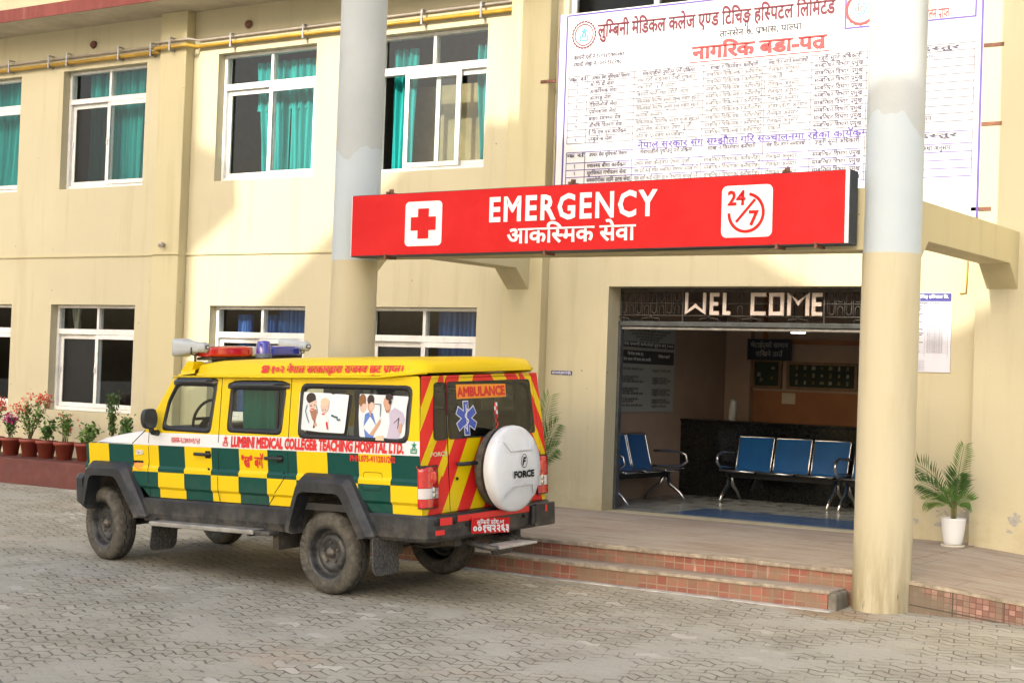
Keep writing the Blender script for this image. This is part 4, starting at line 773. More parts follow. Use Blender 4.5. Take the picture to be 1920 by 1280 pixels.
def bench(label, loc, rz, n=3):
    e = empty('waiting_bench', loc, label, 'bench', 'blue waiting benches in the hall', rz); wd = .52; L = n*wd
    for k in range(n):
        x0 = -L/2+k*wd+.02; x1 = x0+wd-.04
        prof = [(-.24, .40), (-.22, .405), (.0, .385), (.20, .375), (.23, .40), (.25, .46), (.34, .80), (.345, .82)]     # y back, z up: seat then backrest
        m = 4; mb = MB(); rows = [[(x0+(x1-x0)*i/m, y, z) for i in range(m+1)] for y, z in prof[:5]]; mb.loft(rows, M_seat, True, False); mb.tube([(x0, -.24, .395), (x1, -.24, .395)], .014, M_chrome, 6); mb.tube([r[0] for r in rows], .012, M_chrome, 6); mb.tube([r[-1] for r in rows], .012, M_chrome, 6); s_ = mb.build('seat', e)
        mb = MB(); rows = [[(x0+(x1-x0)*i/m, y, z) for i in range(m+1)] for y, z in prof[4:]]; mb.loft(rows, M_seat, True, False); mb.tube([r[0] for r in rows]+[rows[-1][-1]]+[r[-1] for r in reversed(rows)], .013, M_chrome, 6); mb.build('backrest', e)
    mb = MB(); mb.box(-L/2, L/2, -.03, .03, .30, .36, M_black); mb.build('beam', e)
    for s in (-1, 1):
        x = s*(L/2-.06); mb = MB(); mb.tube([(x, -.02, .33), (x, -.06, .20), (x, -.20, .11), (x, -.30, .01)], [.03, .028, .024, .018], M_chrome, 8); mb.tube([(x, .02, .33), (x, .08, .20), (x, .20, .12), (x, .30, .01)], [.03, .028, .024, .018], M_chrome, 8); mb.build('leg', e)
        x = s*(L/2+.01); mb = MB(); mb.tube([(x, .24, .42), (x, .05, .42), (x, -.18, .44), (x, -.26, .50), (x, -.24, .58), (x, -.12, .62), (x, .22, .61)], .018, M_chrome, 8); mb.build('armrest', e)
    return e
bench('three seat blue waiting bench standing before the black counter', (-8.33, 18.55, .355), 0)
bench('blue waiting bench half hidden by the right edge of the doorway', (-6.70, 18.45, .355), 0)
bench('blue waiting bench turned sideways under the hall notice', (-9.62, 17.15, .355), R(90))

# ================================================================== planter and potted plants
M_planter = var('red_oxide_plinth', (.105, .026, .020), .7, .15, 3, .15, dirt=((.20, .10, .085), .25)); M_pot = var('terracotta_plastic', (.24, .045, .027), .55, .15, 7, dirt=((.20, .10, .07), .35)); M_soil = var('potting_soil', (.05, .035, .022), .95, .3, 30)
PT = empty('planter_ledge', (0, 0, 0), 'low dark red painted ledge holding the flower pots along the wall', 'planter ledge'); MB().box(-25, -14.2, 14.52, 15.36, -.3, .465, M_planter).build('ledge_block', PT, bevel=.01)
M_leaf = [mat('leaf_%s' % n, c, .55, spec=.3, build=(lambda c: lambda t, b: t.put(b.inputs['Base Color'], t.mix(t.noise(t.pos(), 9, 3), tuple(k*.6 for k in c), tuple(k*1.4 for k in c))))(c)) for n, c in (('mid', (.09, .185, .04)), ('dark', (.055, .13, .032)), ('pale', (.18, .28, .075)))]
M_stem = var('green_brown_stem', (.12, .09, .045), .8); M_coral = var('coral_bracts', (.70, .09, .05), .6, .2, 20); M_mag = var('magenta_bracts', (.42, .015, .20), .6, .2, 20)
def leaf(mb, p, d, L, W, mt, up=Vector((0, 0, 1)), curl=.15):
    d = d.normalized(); s = d.cross(up); s = s.normalized() if s.length > .01 else Vector((1, 0, 0)); n = s.cross(d)
    a = p; m_ = p+d*L*.5; e = p+d*L-n*L*curl; mb.add([a, m_+s*W*.5-n*L*.03, e, m_-s*W*.5-n*L*.03, m_+n*L*.04], [(0, 1, 4), (1, 2, 4), (2, 3, 4), (3, 0, 4)], mt)
def rv(rg): return Vector((rg.gauss(0, 1), rg.gauss(0, 1), rg.gauss(0, 1)))
def pot_plant(x, y, label, seed, stems, ht, spread, leaves, lsize, lm, flower=None, nfl=0, lean=0, pot=True, group='potted plants along the red ledge'):
    rg = random.Random(seed); e = empty('potted_plant', (x, y, .466), label, 'potted plant', group)
    mb = MB(); mb.lathe([(.0, .0), (.098, .0), (.135, .20), (.152, .20), (.156, .245), (.140, .246), (.132, .21), (.0, .205)], (0, 0, 0), (0, 0, 1), M_pot, 28); o = mb.build('pot', e); mb = MB(); mb.lathe([(0, .213), (.131, .212)], (0, 0, 0), (0, 0, 1), M_soil, 20); mb.build('soil', e)
    ms, ml, mf = MB(), MB(), MB()
    for k in range(stems):
        a = rg.uniform(0, 6.28); r = spread*rg.uniform(.3, 1); top = Vector((math.cos(a)*r+lean, math.sin(a)*r*.6, .21+ht*rg.uniform(.65, 1))); b0 = Vector((rg.uniform(-.03, .03), rg.uniform(-.03, .03), .2)); mid = (b0+top)/2+Vector((0, 0, .06))
        pts = [(1-t)**2*b0+2*t*(1-t)*mid+t*t*top for t in [i/6 for i in range(7)]]; ms.tube(pts, [.007-.0045*i/6 for i in range(7)], M_stem, 5, False)
        for j in range(int(leaves*1.9)):
            t = rg.uniform(.30, 1); q = (1-t)**2*b0+2*t*(1-t)*mid+t*t*top+rv(rg)*lsize*.45; leaf(ml, q, rv(rg)+Vector((0, 0, .3)), lsize*rg.uniform(.7, 1.4), lsize*.62, lm[rg.randrange(len(lm))])
        if flower:
            for j in range(nfl):
                q = top+rv(rg)*.035*(1+.5*rg.random()); 
                for z in range(3): leaf(mf, q, rv(rg), .035, .03, flower)
    ms.build('stems', e); ml.build('leaves', e)
    if flower: mf.build('flowers', e)
    return e
D1, D2, D3 = M_leaf
pot_plant(-19.03, 14.95, 'red flowering pot plant cut by the left edge of the picture', 11, 5, .62, .16, 16, .06, [D1, D2], M_coral, 24)
pot_plant(-18.64, 14.95, 'short magenta flowered pot plant on the red ledge', 12, 4, .36, .12, 22, .06, [D1, D2], M_mag, 26)
pot_plant(-18.26, 14.97, 'tall straggling pot plant with coral flowers on the red ledge', 13, 10, .66, .38, 20, .06, [D1, D3], M_coral, 14)
pot_plant(-17.87, 14.94, 'low leafy green pot plant between the coral and the pinkish ones', 14, 7, .30, .17, 14, .075, [D1, D2])
pot_plant(-17.47, 14.92, 'bushy pot plant with a bare stem and a few pinkish blooms', 15, 7, .46, .18, 26, .05, [D1, D3], M_coral, 2)
pot_plant(-17.14, 15.0, 'low broad leaved pot plant just ahead of the ambulance bonnet', 16, 7, .27, .22, 12, .085, [D1, D3], lean=.05)
pot_plant(-16.62, 15.02, 'slender upright pot plant rising above the ambulance bonnet', 17, 9, .74, .13, 34, .045, [D1, D2])
pot_plant(-16.33, 14.95, 'rounded dark green pot plant beside the ambulance mirror', 18, 9, .44, .15, 30, .05, [D2, D1], lean=-.02)
M_wpot = var('white_plastic_pot', (.72, .74, .76), .35, .03, 4)
def palm(x, y, z, label, seed, fr, s=1):
    e = empty('potted_palm', (x, y, z), label, 'potted palm', 'palms in white pots'); rg = random.Random(seed)
    mb = MB(); mb.lathe([(0, .02), (.078, .02), (.092, .05), (.108, .16), (.116, .262), (.120, .275), (.112, .276), (.106, .23), (0, .225)], (0, 0, 0), (0, 0, 1), M_wpot, 36); mb.build('pot', e); mb = MB(); mb.lathe([(0, 0), (.11, 0), (.118, .018), (.108, .018), (0, .012)], (0, 0, 0), (0, 0, 1), var('cream_saucer', (.6, .56, .47), .5), 32); mb.build('saucer', e)
    mb = MB(); mb.lathe([(0, .228), (.105, .229)], (0, 0, 0), (0, 0, 1), M_soil, 24); mb.build('soil', e)
    mb = MB(); 
    for k in range(4): a = k*1.57; mb.tube([(.012*math.cos(a), .012*math.sin(a), .22), (.014*math.cos(a+.3), .014*math.sin(a+.3), .33), (.022*math.cos(a+.5), .022*math.sin(a+.5), .44)], [.016, .014, .008], M_stem if k % 2 else var('palm_stalk', (.16, .20, .05), .6), 8)
    mb.build('stalks', e)
    for (dx, dy, h, L, droop, mt) in fr:
        mb = MB(); b0 = Vector((0, 0, .34)); tip = Vector((dx, dy, h)); mid = (b0+tip)/2+Vector((-dx*.15, 0, droop)); P_ = [(1-t)**2*b0+2*t*(1-t)*mid+t*t*tip for t in [i/14 for i in range(15)]]
        mb.tube(P_, [.007-.005*i/14 for i in range(15)], mt, 5, False)
        for i in range(4, 15):
            for s_ in (-1, 1):
                for q in (0, .5):
                    if i == 14 and q: continue
                    p = P_[i]+(P_[min(i+1, 14)]-P_[i])*q; tg = (P_[min(i+1, 14)]-P_[i-1]).normalized(); sd = tg.cross(Vector((0, -1, .25))).normalized()
                    leaf(mb, p, tg*.75+sd*s_*.75+Vector((0, rg.uniform(-.2, .2), -.15)), L*(1-.45*abs(i-9)/6)*rg.uniform(.8, 1.15), .0125, mt, Vector((0, -1, .3)), .28)
        mb.build('frond', e)
palm(-5.045, 15.25, .385-.03, 'potted palm in a white pot beside the pier with flaking plaster', 21, [(-.42, -.1, .80, .17, .16, D2), (-.30, -.12, .60, .17, .10, D2), (.10, -.05, .98, .14, .04, D1), (.06, -.1, .70, .20, .05, D2), (-.30, .05, .42, .18, .10, D3), (.20, -.15, .46, .16, .09, D1), (-.05, -.2, .52, .15, .05, D1), (.02, .1, .62, .15, .05, D2)])
palm(-9.86, 15.25, .353, 'potted palm half hidden behind the rear of the ambulance', 22, [(.30, -.1, .98, .20, .14, D1), (.16, -.05, 1.28, .22, .10, D3), (.34, -.15, .72, .18, .12, D1), (-.25, -.1, 1.0, .2, .12, D2), (-.1, -.1, 1.2, .2, .08, D1), (.2, -.2, .52, .16, .1, D3)])
# pigeon on the eave -----------------------------------------------
mb = MB(); M_pig = mat('pigeon_grey', (.14, .16, .19), .6, build=lambda t, b: t.put(b.inputs['Base Color'], t.mix(t.ramp(t.sep(t.obj())[0], -.02, .06), (.22, .25, .28), (.07, .085, .11))))
ax = [(-.20, .030, .012, .008), (-.14, .045, .020, .012), (-.09, .075, .045, .035), (-.03, .095, .058, .052), (.03, .115, .058, .058), (.07, .150, .042, .046), (.085, .195, .028, .030), (.095, .225, .024, .024), (.112, .240, .022, .020), (.130, .236, .012, .011), (.140, .232, .004, .004)]
mb.loft([[(x, w_*math.cos(2*math.pi*k/12), z+h_*math.sin(2*math.pi*k/12)) for k in range(12)] for x, z, w_, h_ in ax], M_pig); BP = empty('pigeon', (-19.58, 14.99, 6.91), 'grey pigeon perched on the red eave, head cut by the top edge', 'pigeon', rz=R(170)); mb.build('body', BP)
for s in (-1, 1): mb = MB(); mb.tube([(.01, s*.025, .05), (.015, s*.025, .0), (.045, s*.03, -.003)], .005, M_coral, 5); mb.build('leg', BP)
# ================================================================== ambulance
# the vehicle's own frame: x forward, y left, z up, origin on the ground under the rear axle
def veh_axes(yaw, pit, rol):
    y, p, r = R(yaw), R(pit), R(rol); f = Vector((math.cos(y)*math.cos(p), math.sin(y)*math.cos(p), math.sin(p)))
    l0 = Vector((0, 0, 1)).cross(f).normalized(); u0 = f.cross(l0); l = math.cos(r)*l0+math.sin(r)*u0; return f, l, f.cross(l)
A = empty('ambulance', (-8.652, 11.08, 0), 'yellow and green chequered hospital ambulance with roof light bar and white spare wheel cover', 'ambulance')
f_, l_, u_ = veh_axes(176.45, -1.595, -2.384); A.rotation_euler = Matrix(((f_.x, l_.x, u_.x), (f_.y, l_.y, u_.y), (f_.z, l_.z, u_.z))).to_euler(); A.scale = (1, .955, 1)
Y_, G_, Wh_, Rd_ = (.76, .54, .0), (.0, .058, .046), (.72, .74, .76), (.70, .018, .015)
def paint(name, colfn):
    def bld(t, b):
        o = t.obj(); x, y, z = t.sep(o); c = colfn(t, x, y, z); n = t.noise(o, 2.2, 4, .6)
        low = t.math('MULTIPLY', t.ramp(z, 1.05, .62), t.ramp(t.noise(o, 5, 5, .7), .30, .75)); c = t.mix(t.math('MULTIPLY', low, .13), c, (.26, .22, .15))
        sp = t.new('ShaderNodeTexVoronoi'); t.put(sp.inputs['Vector'], o); sp.inputs['Scale'].default_value = 38; c = t.mix(t.math('MULTIPLY', t.math('LESS_THAN', sp.outputs['Distance'], .05), .25), c, (.45, .42, .36))
        t.put(b.inputs['Base Color'], c); t.put(b.inputs['Roughness'], t.math('ADD', .32, t.math('MULTIPLY', n, .22))); b.inputs['Coat Weight'].default_value = .12; b.inputs['Specular IOR Level'].default_value = .25; b.inputs['Coat Roughness'].default_value = .15
        t.put(b.inputs['Normal'], t.bump(t.noise(o, 3.2, 2), .06, .02))
    return mat(name, (.7, .5, 0), .35, build=bld)
def side_col(t, x, y, z):
    q = t.math('ADD', t.math('DIVIDE', t.math('ADD', x, 1.12), .3557), t.math('MULTIPLY', t.math('GREATER_THAN', x, 2.9), .17)); k = t.math('FLOOR', q); par = t.math('MODULO', t.math('ADD', k, t.math('GREATER_THAN', z, .953)), 2.0)     # 1 = green on even cells of the top row
    c = t.mix(t.math('GREATER_THAN', par, .5), Y_, G_)
    c = t.mix(t.math('GREATER_THAN', z, 1.197), c, Wh_); return t.mix(t.math('GREATER_THAN', z, 1.312), c, Y_)
def rear_col(t, x, y, z):
    q = t.math('DIVIDE', t.math('ADD', t.math('SUBTRACT', t.math('ABSOLUTE', y), .64), t.math('MULTIPLY', t.math('SUBTRACT', z, .71), .62)), .365)
    ay = t.math('ABSOLUTE', y); low = t.math('LESS_THAN', t.math('FRACT', t.math('ADD', q, 10)), .48)
    q2 = t.math('DIVIDE', t.math('SUBTRACT', t.math('SUBTRACT', z, 1.20), t.math('DIVIDE', t.math('SUBTRACT', .83, ay), .62)), .39)            # the corner posts carry their own strips
    hi = t.math('LESS_THAN', t.math('FRACT', t.math('ADD', q2, 10)), .60); outer = t.math('MULTIPLY', t.math('GREATER_THAN', ay, .53), t.math('GREATER_THAN', z, 1.02))
    return t.mix(t.math('ADD', t.math('MULTIPLY', outer, hi), t.math('MULTIPLY', t.math('SUBTRACT', 1, outer), low)), Y_, Rd_)
P_side = paint('chequer_livery', side_col); P_rear = paint('chevron_livery', rear_col); P_yel = paint('yellow_paint', lambda t, x, y, z: t.mix(0, Y_, Y_)); P_white = paint('white_paint', lambda t, x, y, z: t.mix(0, Wh_, Wh_))
P_hood = paint('hood_paint', lambda t, x, y, z: t.mix(t.math('LESS_THAN', t.math('ABSOLUTE', y), .60), Wh_, Y_))
def plastic_bld(t, b):
    o = t.obj(); z = t.sep(o)[2]; n = t.noise(o, 6, 6, .7); c = t.mix(t.ramp(n, .40, .72), (.014, .016, .019), (.034, .037, .041)); c = t.mix(t.math('MULTIPLY', t.ramp(z, .75, .45), t.math('MULTIPLY', t.ramp(n, .35, .65), .5)), c, (.15, .135, .11))
    t.put(b.inputs['Base Color'], c); t.put(b.inputs['Normal'], t.bump(t.noise(o, 150, 2), .08, .002))
P_blk = mat('black_trim_plastic', (.02, .02, .02), .48, build=plastic_bld)
P_rub = mat('tyre_rubber', (.03, .03, .03), .8, spec=.3, build=lambda t, b: (t.put(b.inputs['Base Color'], t.mix(t.ramp(t.noise(t.obj(), 16, 6, .7), .25, .80), (.040, .039, .036), (.135, .125, .105))), t.put(b.inputs['Normal'], t.bump(t.noise(t.obj(), 40, 3), .2, .004))))
P_rim = var('black_steel_wheel', (.032, .034, .037), .36, .4, 12, dirt=((.15, .135, .11), .6)); P_hub = var('dull_hub_metal', (.11, .10, .085), .55, .35, 20, metal=.4)
P_gap = mat('panel_gap', (.006, .006, .005), .9); P_under = var('muddy_underbody', (.045, .040, .032), .9, .5, 6, dirt=((.16, .13, .095), .5)); P_int = var('grey_cabin_trim', (.04, .04, .04), .8, .2, 8)
P_gl = glass('car_glass', (.82, .88, .84), .9, .01); P_glr = glass('tinted_rear_glass', (.30, .32, .31), 1.2, .01); P_dk = glass('dark_offside_glass', (.10, .11, .105), .9, .01); P_seal = mat('window_rubber', (.008, .008, .009), .4)
def prof(z):
    T = [(.50, .855), (.71, .858), (.795, .862), (.82, .886), (.985, .888), (1.01, .870), (1.20, .880), (1.33, .866), (1.83, .812), (2.1, .80)]
    for (a, b), (c, d) in zip(T, T[1:]):
        if z <= c: return b+(d-b)*max(0, (z-a))/(c-a)
    return T[-1][1]
OUT = [(-1.08, .715), (-.60, .712), (-.50, .74), (-.34, .95), (.20, .95), (.36, .71), (2.22, .71), (2.26, .74), (2.50, .97), (2.98, .97), (3.10, .80), (3.13, .80), (3.13, 1.195), (2.44, 1.205), (2.27, 1.33), (2.20, 1.42), (1.93, 1.79), (1.86, 1.83), (-1.02, 1.83), (-1.03, 1.80), (-1.08, 1.1)]
W1 = [(2.045, 1.345), (1.40, 1.33), (1.345, 1.765), (1.875, 1.775), (1.985, 1.60)]; W2 = [(1.175, 1.345), (.505, 1.335), (.475, 1.735), (1.155, 1.745)]; W3 = [(.295, 1.315), (-.935, 1.30), (-.955, 1.745), (.285, 1.76)]
WIN = [rpoly(W1, .05), rpoly(W2, .06), rpoly(W3, .07)]
ZC = [.795, .82, .953, .985, 1.01, 1.197, 1.312, 1.45, 1.6]
def diag_side(x, z): return (z-.71)-(1.0-.71)*(x-.67)/(.41-.67)          # >0 in front of/above the rear-door diagonal
def side(sg, L):
    loops = [[Vector((x, z, 0)) for x, z in rpoly(OUT, .02, 2)]]+[[Vector((x, z, 0)) for x, z in w_] for w_ in WIN]; fl = [p for l in loops for p in l]
    bm = bmesh.new(); vs = [bm.verts.new((p.x, 0, p.y)) for p in fl]
    for t in geometry.tessellate_polygon(loops):
        try: bm.faces.new([vs[i] for i in t])
        except ValueError: pass
    for z in ZC: bmesh.ops.bisect_plane(bm, geom=bm.verts[:]+bm.edges[:]+bm.faces[:], plane_co=(0, 0, z), plane_no=(0, 0, 1))
    for x in (2.22, 1.28, .41): bmesh.ops.bisect_plane(bm, geom=bm.verts[:]+bm.edges[:]+bm.faces[:], plane_co=(x, 0, 0), plane_no=(1, 0, 0))
    bmesh.ops.bisect_plane(bm, geom=bm.verts[:]+bm.edges[:]+bm.faces[:], plane_co=(.67, 0, .71), plane_no=(.29, 0, .26))
    reg = {'a': MB(), 'w': MB(), 'b': MB(), 'c': MB()}
    for f in bm.faces:
        c = f.calc_center_median(); k = 'a'
        if c.x > 2.22: k = 'w'
        elif 1.28 < c.x < 2.22: k = 'b'
        elif .41 < c.x < 1.28 and diag_side(c.x, c.z) > -1e-4: k = 'c'
        reg[k].add([(v.co.x, sg*prof(v.co.z), v.co.z) for v in f.verts], [tuple(range(len(f.verts)))], P_side, False)
    bm.free(); g = lambda x, z, d=.0: (x, sg*(prof(z)+d), z)
    reg['a'].build('rear_quarter_panel', A); reg['w'].build('front_wing', A); doorF = reg['b'].build('front_door', A); doorR = reg['c'].build('passenger_door', A)
    mb = MB()                                                            # shut lines
    def line(p, q, w=.004):
        p, q = Vector(p), Vector(q); n = (q-p).orthogonal().normalized()*w; k = 10; P = [p+(q-p)*i/k for i in range(k+1)]
        mb.add([g(*(r+s*n), .0015) for r in P for s in (-1, 1)], [(2*i, 2*i+1, 2*i+3, 2*i+2) for i in range(k)], P_gap)
    line((2.22, .72), (2.22, 1.36)); line((1.28, .715), (1.28, 1.82)); line((.41, 1.0), (.41, 1.82)); line((.41, 1.0), (.67, .715)); line((2.22, .716), (.36, .716), .005); line((2.45, 1.203), (2.27, 1.335), .005)
    mb.build('shut_lines', A)
    for w_, dr, nm in ((WIN[0], doorF, 'a'), (WIN[1], doorR, 'b'), (WIN[2], A, 'c')):
        c = Vector((sum(p[0] for p in w_)/len(w_), sum(p[1] for p in w_)/len(w_))); mb = MB()
        def rim(k): return [(c.x+(p[0]-c.x)*k[0], c.y+(p[1]-c.y)*k[1]) for p in w_]
        wd, ht_ = max(p[0] for p in w_)-min(p[0] for p in w_), max(p[1] for p in w_)-min(p[1] for p in w_)
        mb.loft([[g(*p, -.012) for p in rim((1-.07/wd, 1-.07/ht_))], [g(*p, .007) for p in rim((1-.05/wd, 1-.05/ht_))], [g(*p, .009) for p in rim((1+.0/wd, 1.0))], [g(*p, .001) for p in rim((1+.022/wd, 1+.022/ht_))]], P_seal, True, True, False)
        if nm == 'c': mb.prism(bar(-.40, -.34, 1.33, 1.73), lambda x, z: g(x, z, -.004), lambda x, z: g(x, z, -.03), P_seal)
        if nm == 'b': mb.prism(bar(.555, .585, 1.355, 1.725), lambda x, z: g(x, z, -.004), lambda x, z: g(x, z, -.03), P_seal)
        o = mb.build('window_seal', dr); mb = MB(); mb.sheet(rim((1-.055/wd, 1-.055/ht_)), lambda x, z: g(x, z, -.008), P_gl if sg > 0 or nm == 'a' else P_dk); mb.build('window_glass', dr)
    for x, z, dr in ((1.48, 1.135, doorF), (.575, 1.125, doorR)):
        mb = MB(); mb.loft([[(x+dx, sg*(prof(z)+.012+b*math.sin(a)*.6+.018*(1-abs(dx)/.11)), z+.015*math.cos(a)) for a in [i*math.pi/4 for i in range(8)]] for dx, b in ((-.11, .012), (-.08, .02), (0, .022), (.08, .02), (.11, .012))], P_blk); mb.box(x-.10, x-.03, sg*(prof(z)-.001), sg*(prof(z)+.003), z-.035, z+.03, P_gap); mb.build('door_handle', dr)
    mb = MB(); mb.lathe([(0, .004), (.014, .004), (.014, -.002)], g(1.405, 1.0), (0, sg, 0), P_gap, 12); mb.lathe([(0, .004), (.012, .004), (.012, -.002)], g(.46, 1.0, -.001), (0, sg, 0), P_gap, 12); mb.build('lock', doorF)
    for (a, b, z) in ((1.92, 1.335, 1.795), (1.20, .425, 1.765)):                       # rain visors
        mb = MB(); k = 8; rows = []
        for i in range(k+1):
            x = a+(b-a)*i/k; e = min(1, min(i, k-i)/1.2); rows.append([(x, sg*(prof(1.8)+.002), z+.030*e), (x, sg*(prof(1.8)+.03*e+.004), z+.020*e), (x, sg*(prof(1.75)+.042*e+.004), z-.02), (x, sg*(prof(1.73)+.030*e+.004), z-.045)])
        mb.loft(rows, M_visor, True, False); mb.build('rain_visor', A)
    mb = MB(); mb.prism(rpoly([(-.46, 1.045), (-.66, 1.045), (-.66, .905), (-.46, .905)], .025), lambda x, z: g(x, z, .0025), lambda x, z: g(x, z, -.004), P_side); 
    if sg > 0:
        o = mb.build('fuel_flap', A); mb = MB(); pl_ = rpoly([(-.455, 1.05), (-.665, 1.05), (-.665, .90), (-.455, .90)], .028); mb.loft([[g(x, z, .0012) for x, z in pl_], [g(-.56+(x+.56)*.955, .975+(z-.975)*.94, .0012) for x, z in pl_]], P_gap, False, True, False); mb.build('flap_gap', o)
    # cladding, sill, arches
    mb = MB()
    def clad(x0, x1, ztop, zbot=.50): mb.loft([[(x, sg*(.872), ztop), (x, sg*.892, ztop-.02), (x, sg*.892, zbot+.07), (x, sg*.865, zbot), (x, sg*.70, zbot)] for x in (x0, x1)], P_blk, False, False)
    clad(.36, 2.30, .712); mb.build('sill_cladding', A)
    def flare(o, i_, name):
        n = len(o); mb = MB(); yo = .975; rows = []
        ro, ri = rpoly(o, .06, 3), rpoly(i_, .06, 3)
        rb = [(x+(x-cx_)*.02, z+(.02 if z > .8 else 0)) for x, z in ro for cx_ in (sum(p[0] for p in o)/n,)]
        mb.loft([[(x, sg*.872, z) for x, z in rb], [(x, sg*(yo-.055), z-.008) for x, z in ro], [(x, sg*yo, z) for x, z in [(a[0]*.62+b[0]*.38, a[1]*.62+b[1]*.38) for a, b in zip(ro, ri)]], [(x, sg*yo, z) for x, z in ri], [(x, sg*.80, z) for x, z in ri]], P_blk, False, False)
        o_ = mb.build(name, A, bevel=.006); mb = MB(); mb.loft([[(x, sg*.81, z-.004) for x, z in ri], [(x, sg*.40, z-.004) for x, z in ri]], P_under, True, False); mb.sheet(ri, lambda x, z: (x, sg*.40, z-.004), P_under); mb.build('wheel_well', o_)
    flare([(-.63, .52), (-.345, 1.0), (.225, 1.0), (.41, .515)], [(-.49, .505), (-.255, .865), (.205, .865), (.335, .505)], 'rear_arch_flare')
    flare([(2.20, .53), (2.49, 1.01), (3.06, 1.01), (3.125, .60)], [(2.315, .52), (2.605, .90), (2.98, .90), (3.065, .58)], 'front_arch_flare')
    for x0, x1, z0, z1 in ((1.98, 2.25, .235, .54), (-.72, -.47, .215, .52)):
        mb = MB(); pl_ = rpoly([(sg*.64, z1), (sg*.95, z1), (sg*.97, z0+.04), (sg*.93, z0), (sg*.68, z0), (sg*.64, z0+.04)], .03); xx = x0+.1; mb.prism(pl_, lambda y, z: (xx+(z1-z)*(.12 if x0 > 1 else -.08), y, z), lambda y, z: (xx+.012+(z1-z)*(.12 if x0 > 1 else -.08), y, z), M_flap); mb.build('mud_flap', A)
    if sg > 0 or True:
        mb = MB(); mb.box(.72, 2.08, sg*.86, sg*1.01, .475, .515, var('ribbed_aluminium', (.36, .35, .33), .45, .2, 9, .3, metal=.5), .008); mb.box(.53, .725, sg*.865, sg*1.0, .470, .512, P_blk, .012)
        for x in (.9, 1.9): mb.box(x-.02, x+.02, sg*.5, sg*.88, .44, .474, P_under)
        mb.build('running_board', A)
    # door mirror
    mb = MB(); mb.loft([[(x, sg*(.99+.085*k*math.cos(a)), 1.445+.092*k*max(-1, min(1, 1.25*math.sin(a)))) for a in [i*math.pi/8 for i in range(16)]] for x, k in ((2.13, .4), (2.125, .8), (2.10, .97), (2.06, 1.0), (2.05, .93))], P_blk); mb.tube([(2.09, sg*.97, 1.37), (2.08, sg*.95, 1.32), (2.10, sg*.87, 1.31)], [.024, .026, .03], P_blk, 8); m_ = mb.build('door_mirror', A); mb = MB(); mb.sheet([(.99+.075*math.cos(i*math.pi/8), 1.445+.082*max(-1, min(1, 1.25*math.sin(i*math.pi/8)))) for i in range(16)], lambda y, z: (2.047, sg*y, z), M_chrome); mb.build('mirror_glass', m_)
M_visor = mat('smoked_visor', (.012, .013, .014), .12); M_flap = mat('mud_flap_rubber', (.05, .05, .05), .85, build=lambda t, b: (t.put(b.inputs['Base Color'], t.mix(t.ramp(t.noise(t.scale(t.obj(), (1, 1, .6)), 70, 5, .7), .40, .66), (.035, .036, .037), (.125, .118, .105))), t.put(b.inputs['Normal'], t.bump(t.noise(t.scale(t.obj(), (1, 60, 60)), 1, 2, .5, 2), .5, .01))))
side(1, True); side(-1, False)
# roof cap -----------------------------------------------------------
mb = MB(); rows = []
for x, k, zt in ((1.66, .93, 1.895), (1.60, .975, 1.935), (1.40, 1, 1.965), (.8, 1, 1.975), (0, 1, 1.975), (-.72, 1, 1.972), (-.88, .985, 1.968), (-.97, .945, 1.958), (-1.03, .885, 1.938), (-1.055, .82, 1.905), (-1.06, .79, 1.872)):
    tail = max(0, min(1, (-.62-x)/.36)); zl = 1.828+.028*tail; o_ = []
    for y, z in ((.845+.02*tail, zl), (.85+.02*tail, zl+.018), (.828+.012*tail, zl+.030), (.80, min(zt-.004, 1.925)), (.765, min(zt, 1.957)), (.68, zt), (.35, zt+.008), (0, zt+.010)): o_.append((x, y*k, min(z, zt+.010)))
    rows.append(o_+[(a, -b, c) for a, b, c in reversed(o_[:-1])])
mb.loft(rows, P_yel, True, False); mb.sheet([(p[1], p[2]) for p in rows[0]], lambda y, z: (1.66, y, z), P_yel); mb.sheet([(p[1], p[2]) for p in rows[-1]], lambda y, z: (-1.06, y, z), P_yel); ROOF = mb.build('roof', A)
for s in (1, -1): mb = MB(); mb.tube([(1.9, s*.84, 1.825), (.5, s*.852, 1.822), (-.62, s*.852, 1.822), (-.88, s*.855, 1.842), (-.97, s*.82, 1.85), (-1.04, s*.73, 1.854)], .010, P_yel, 6); mb.build('gutter', ROOF)
mb = MB(); rows = []                                                     # cab roof in front of the cap
for x, zt, k in ((2.00, 1.79, .95), (1.93, 1.835, .985), (1.80, 1.885, 1), (1.64, 1.90, 1)):
    o_ = [(x, .825*k, zt-.045), (x, .81*k, zt-.012), (x, .75*k, zt), (x, 0, zt+.012)]; rows.append(o_+[(a, -b, c) for a, b, c in reversed(o_[:-1])])
mb.loft(rows, P_yel, True, False); mb.build('cab_roof', ROOF)
mb = MB()
for s in (1, -1): mb.prism(rpoly([(1.87, 1.86), (1.72, 1.86), (1.68, 1.955), (1.77, 1.965)], .015), lambda x, z: (x, s*.79, z), lambda x, z: (x, s*.66, z), P_yel)
mb.box(1.69, 1.74, -.64, .64, 1.93, 1.955, P_white, .006); mb.build('roof_rack', ROOF)
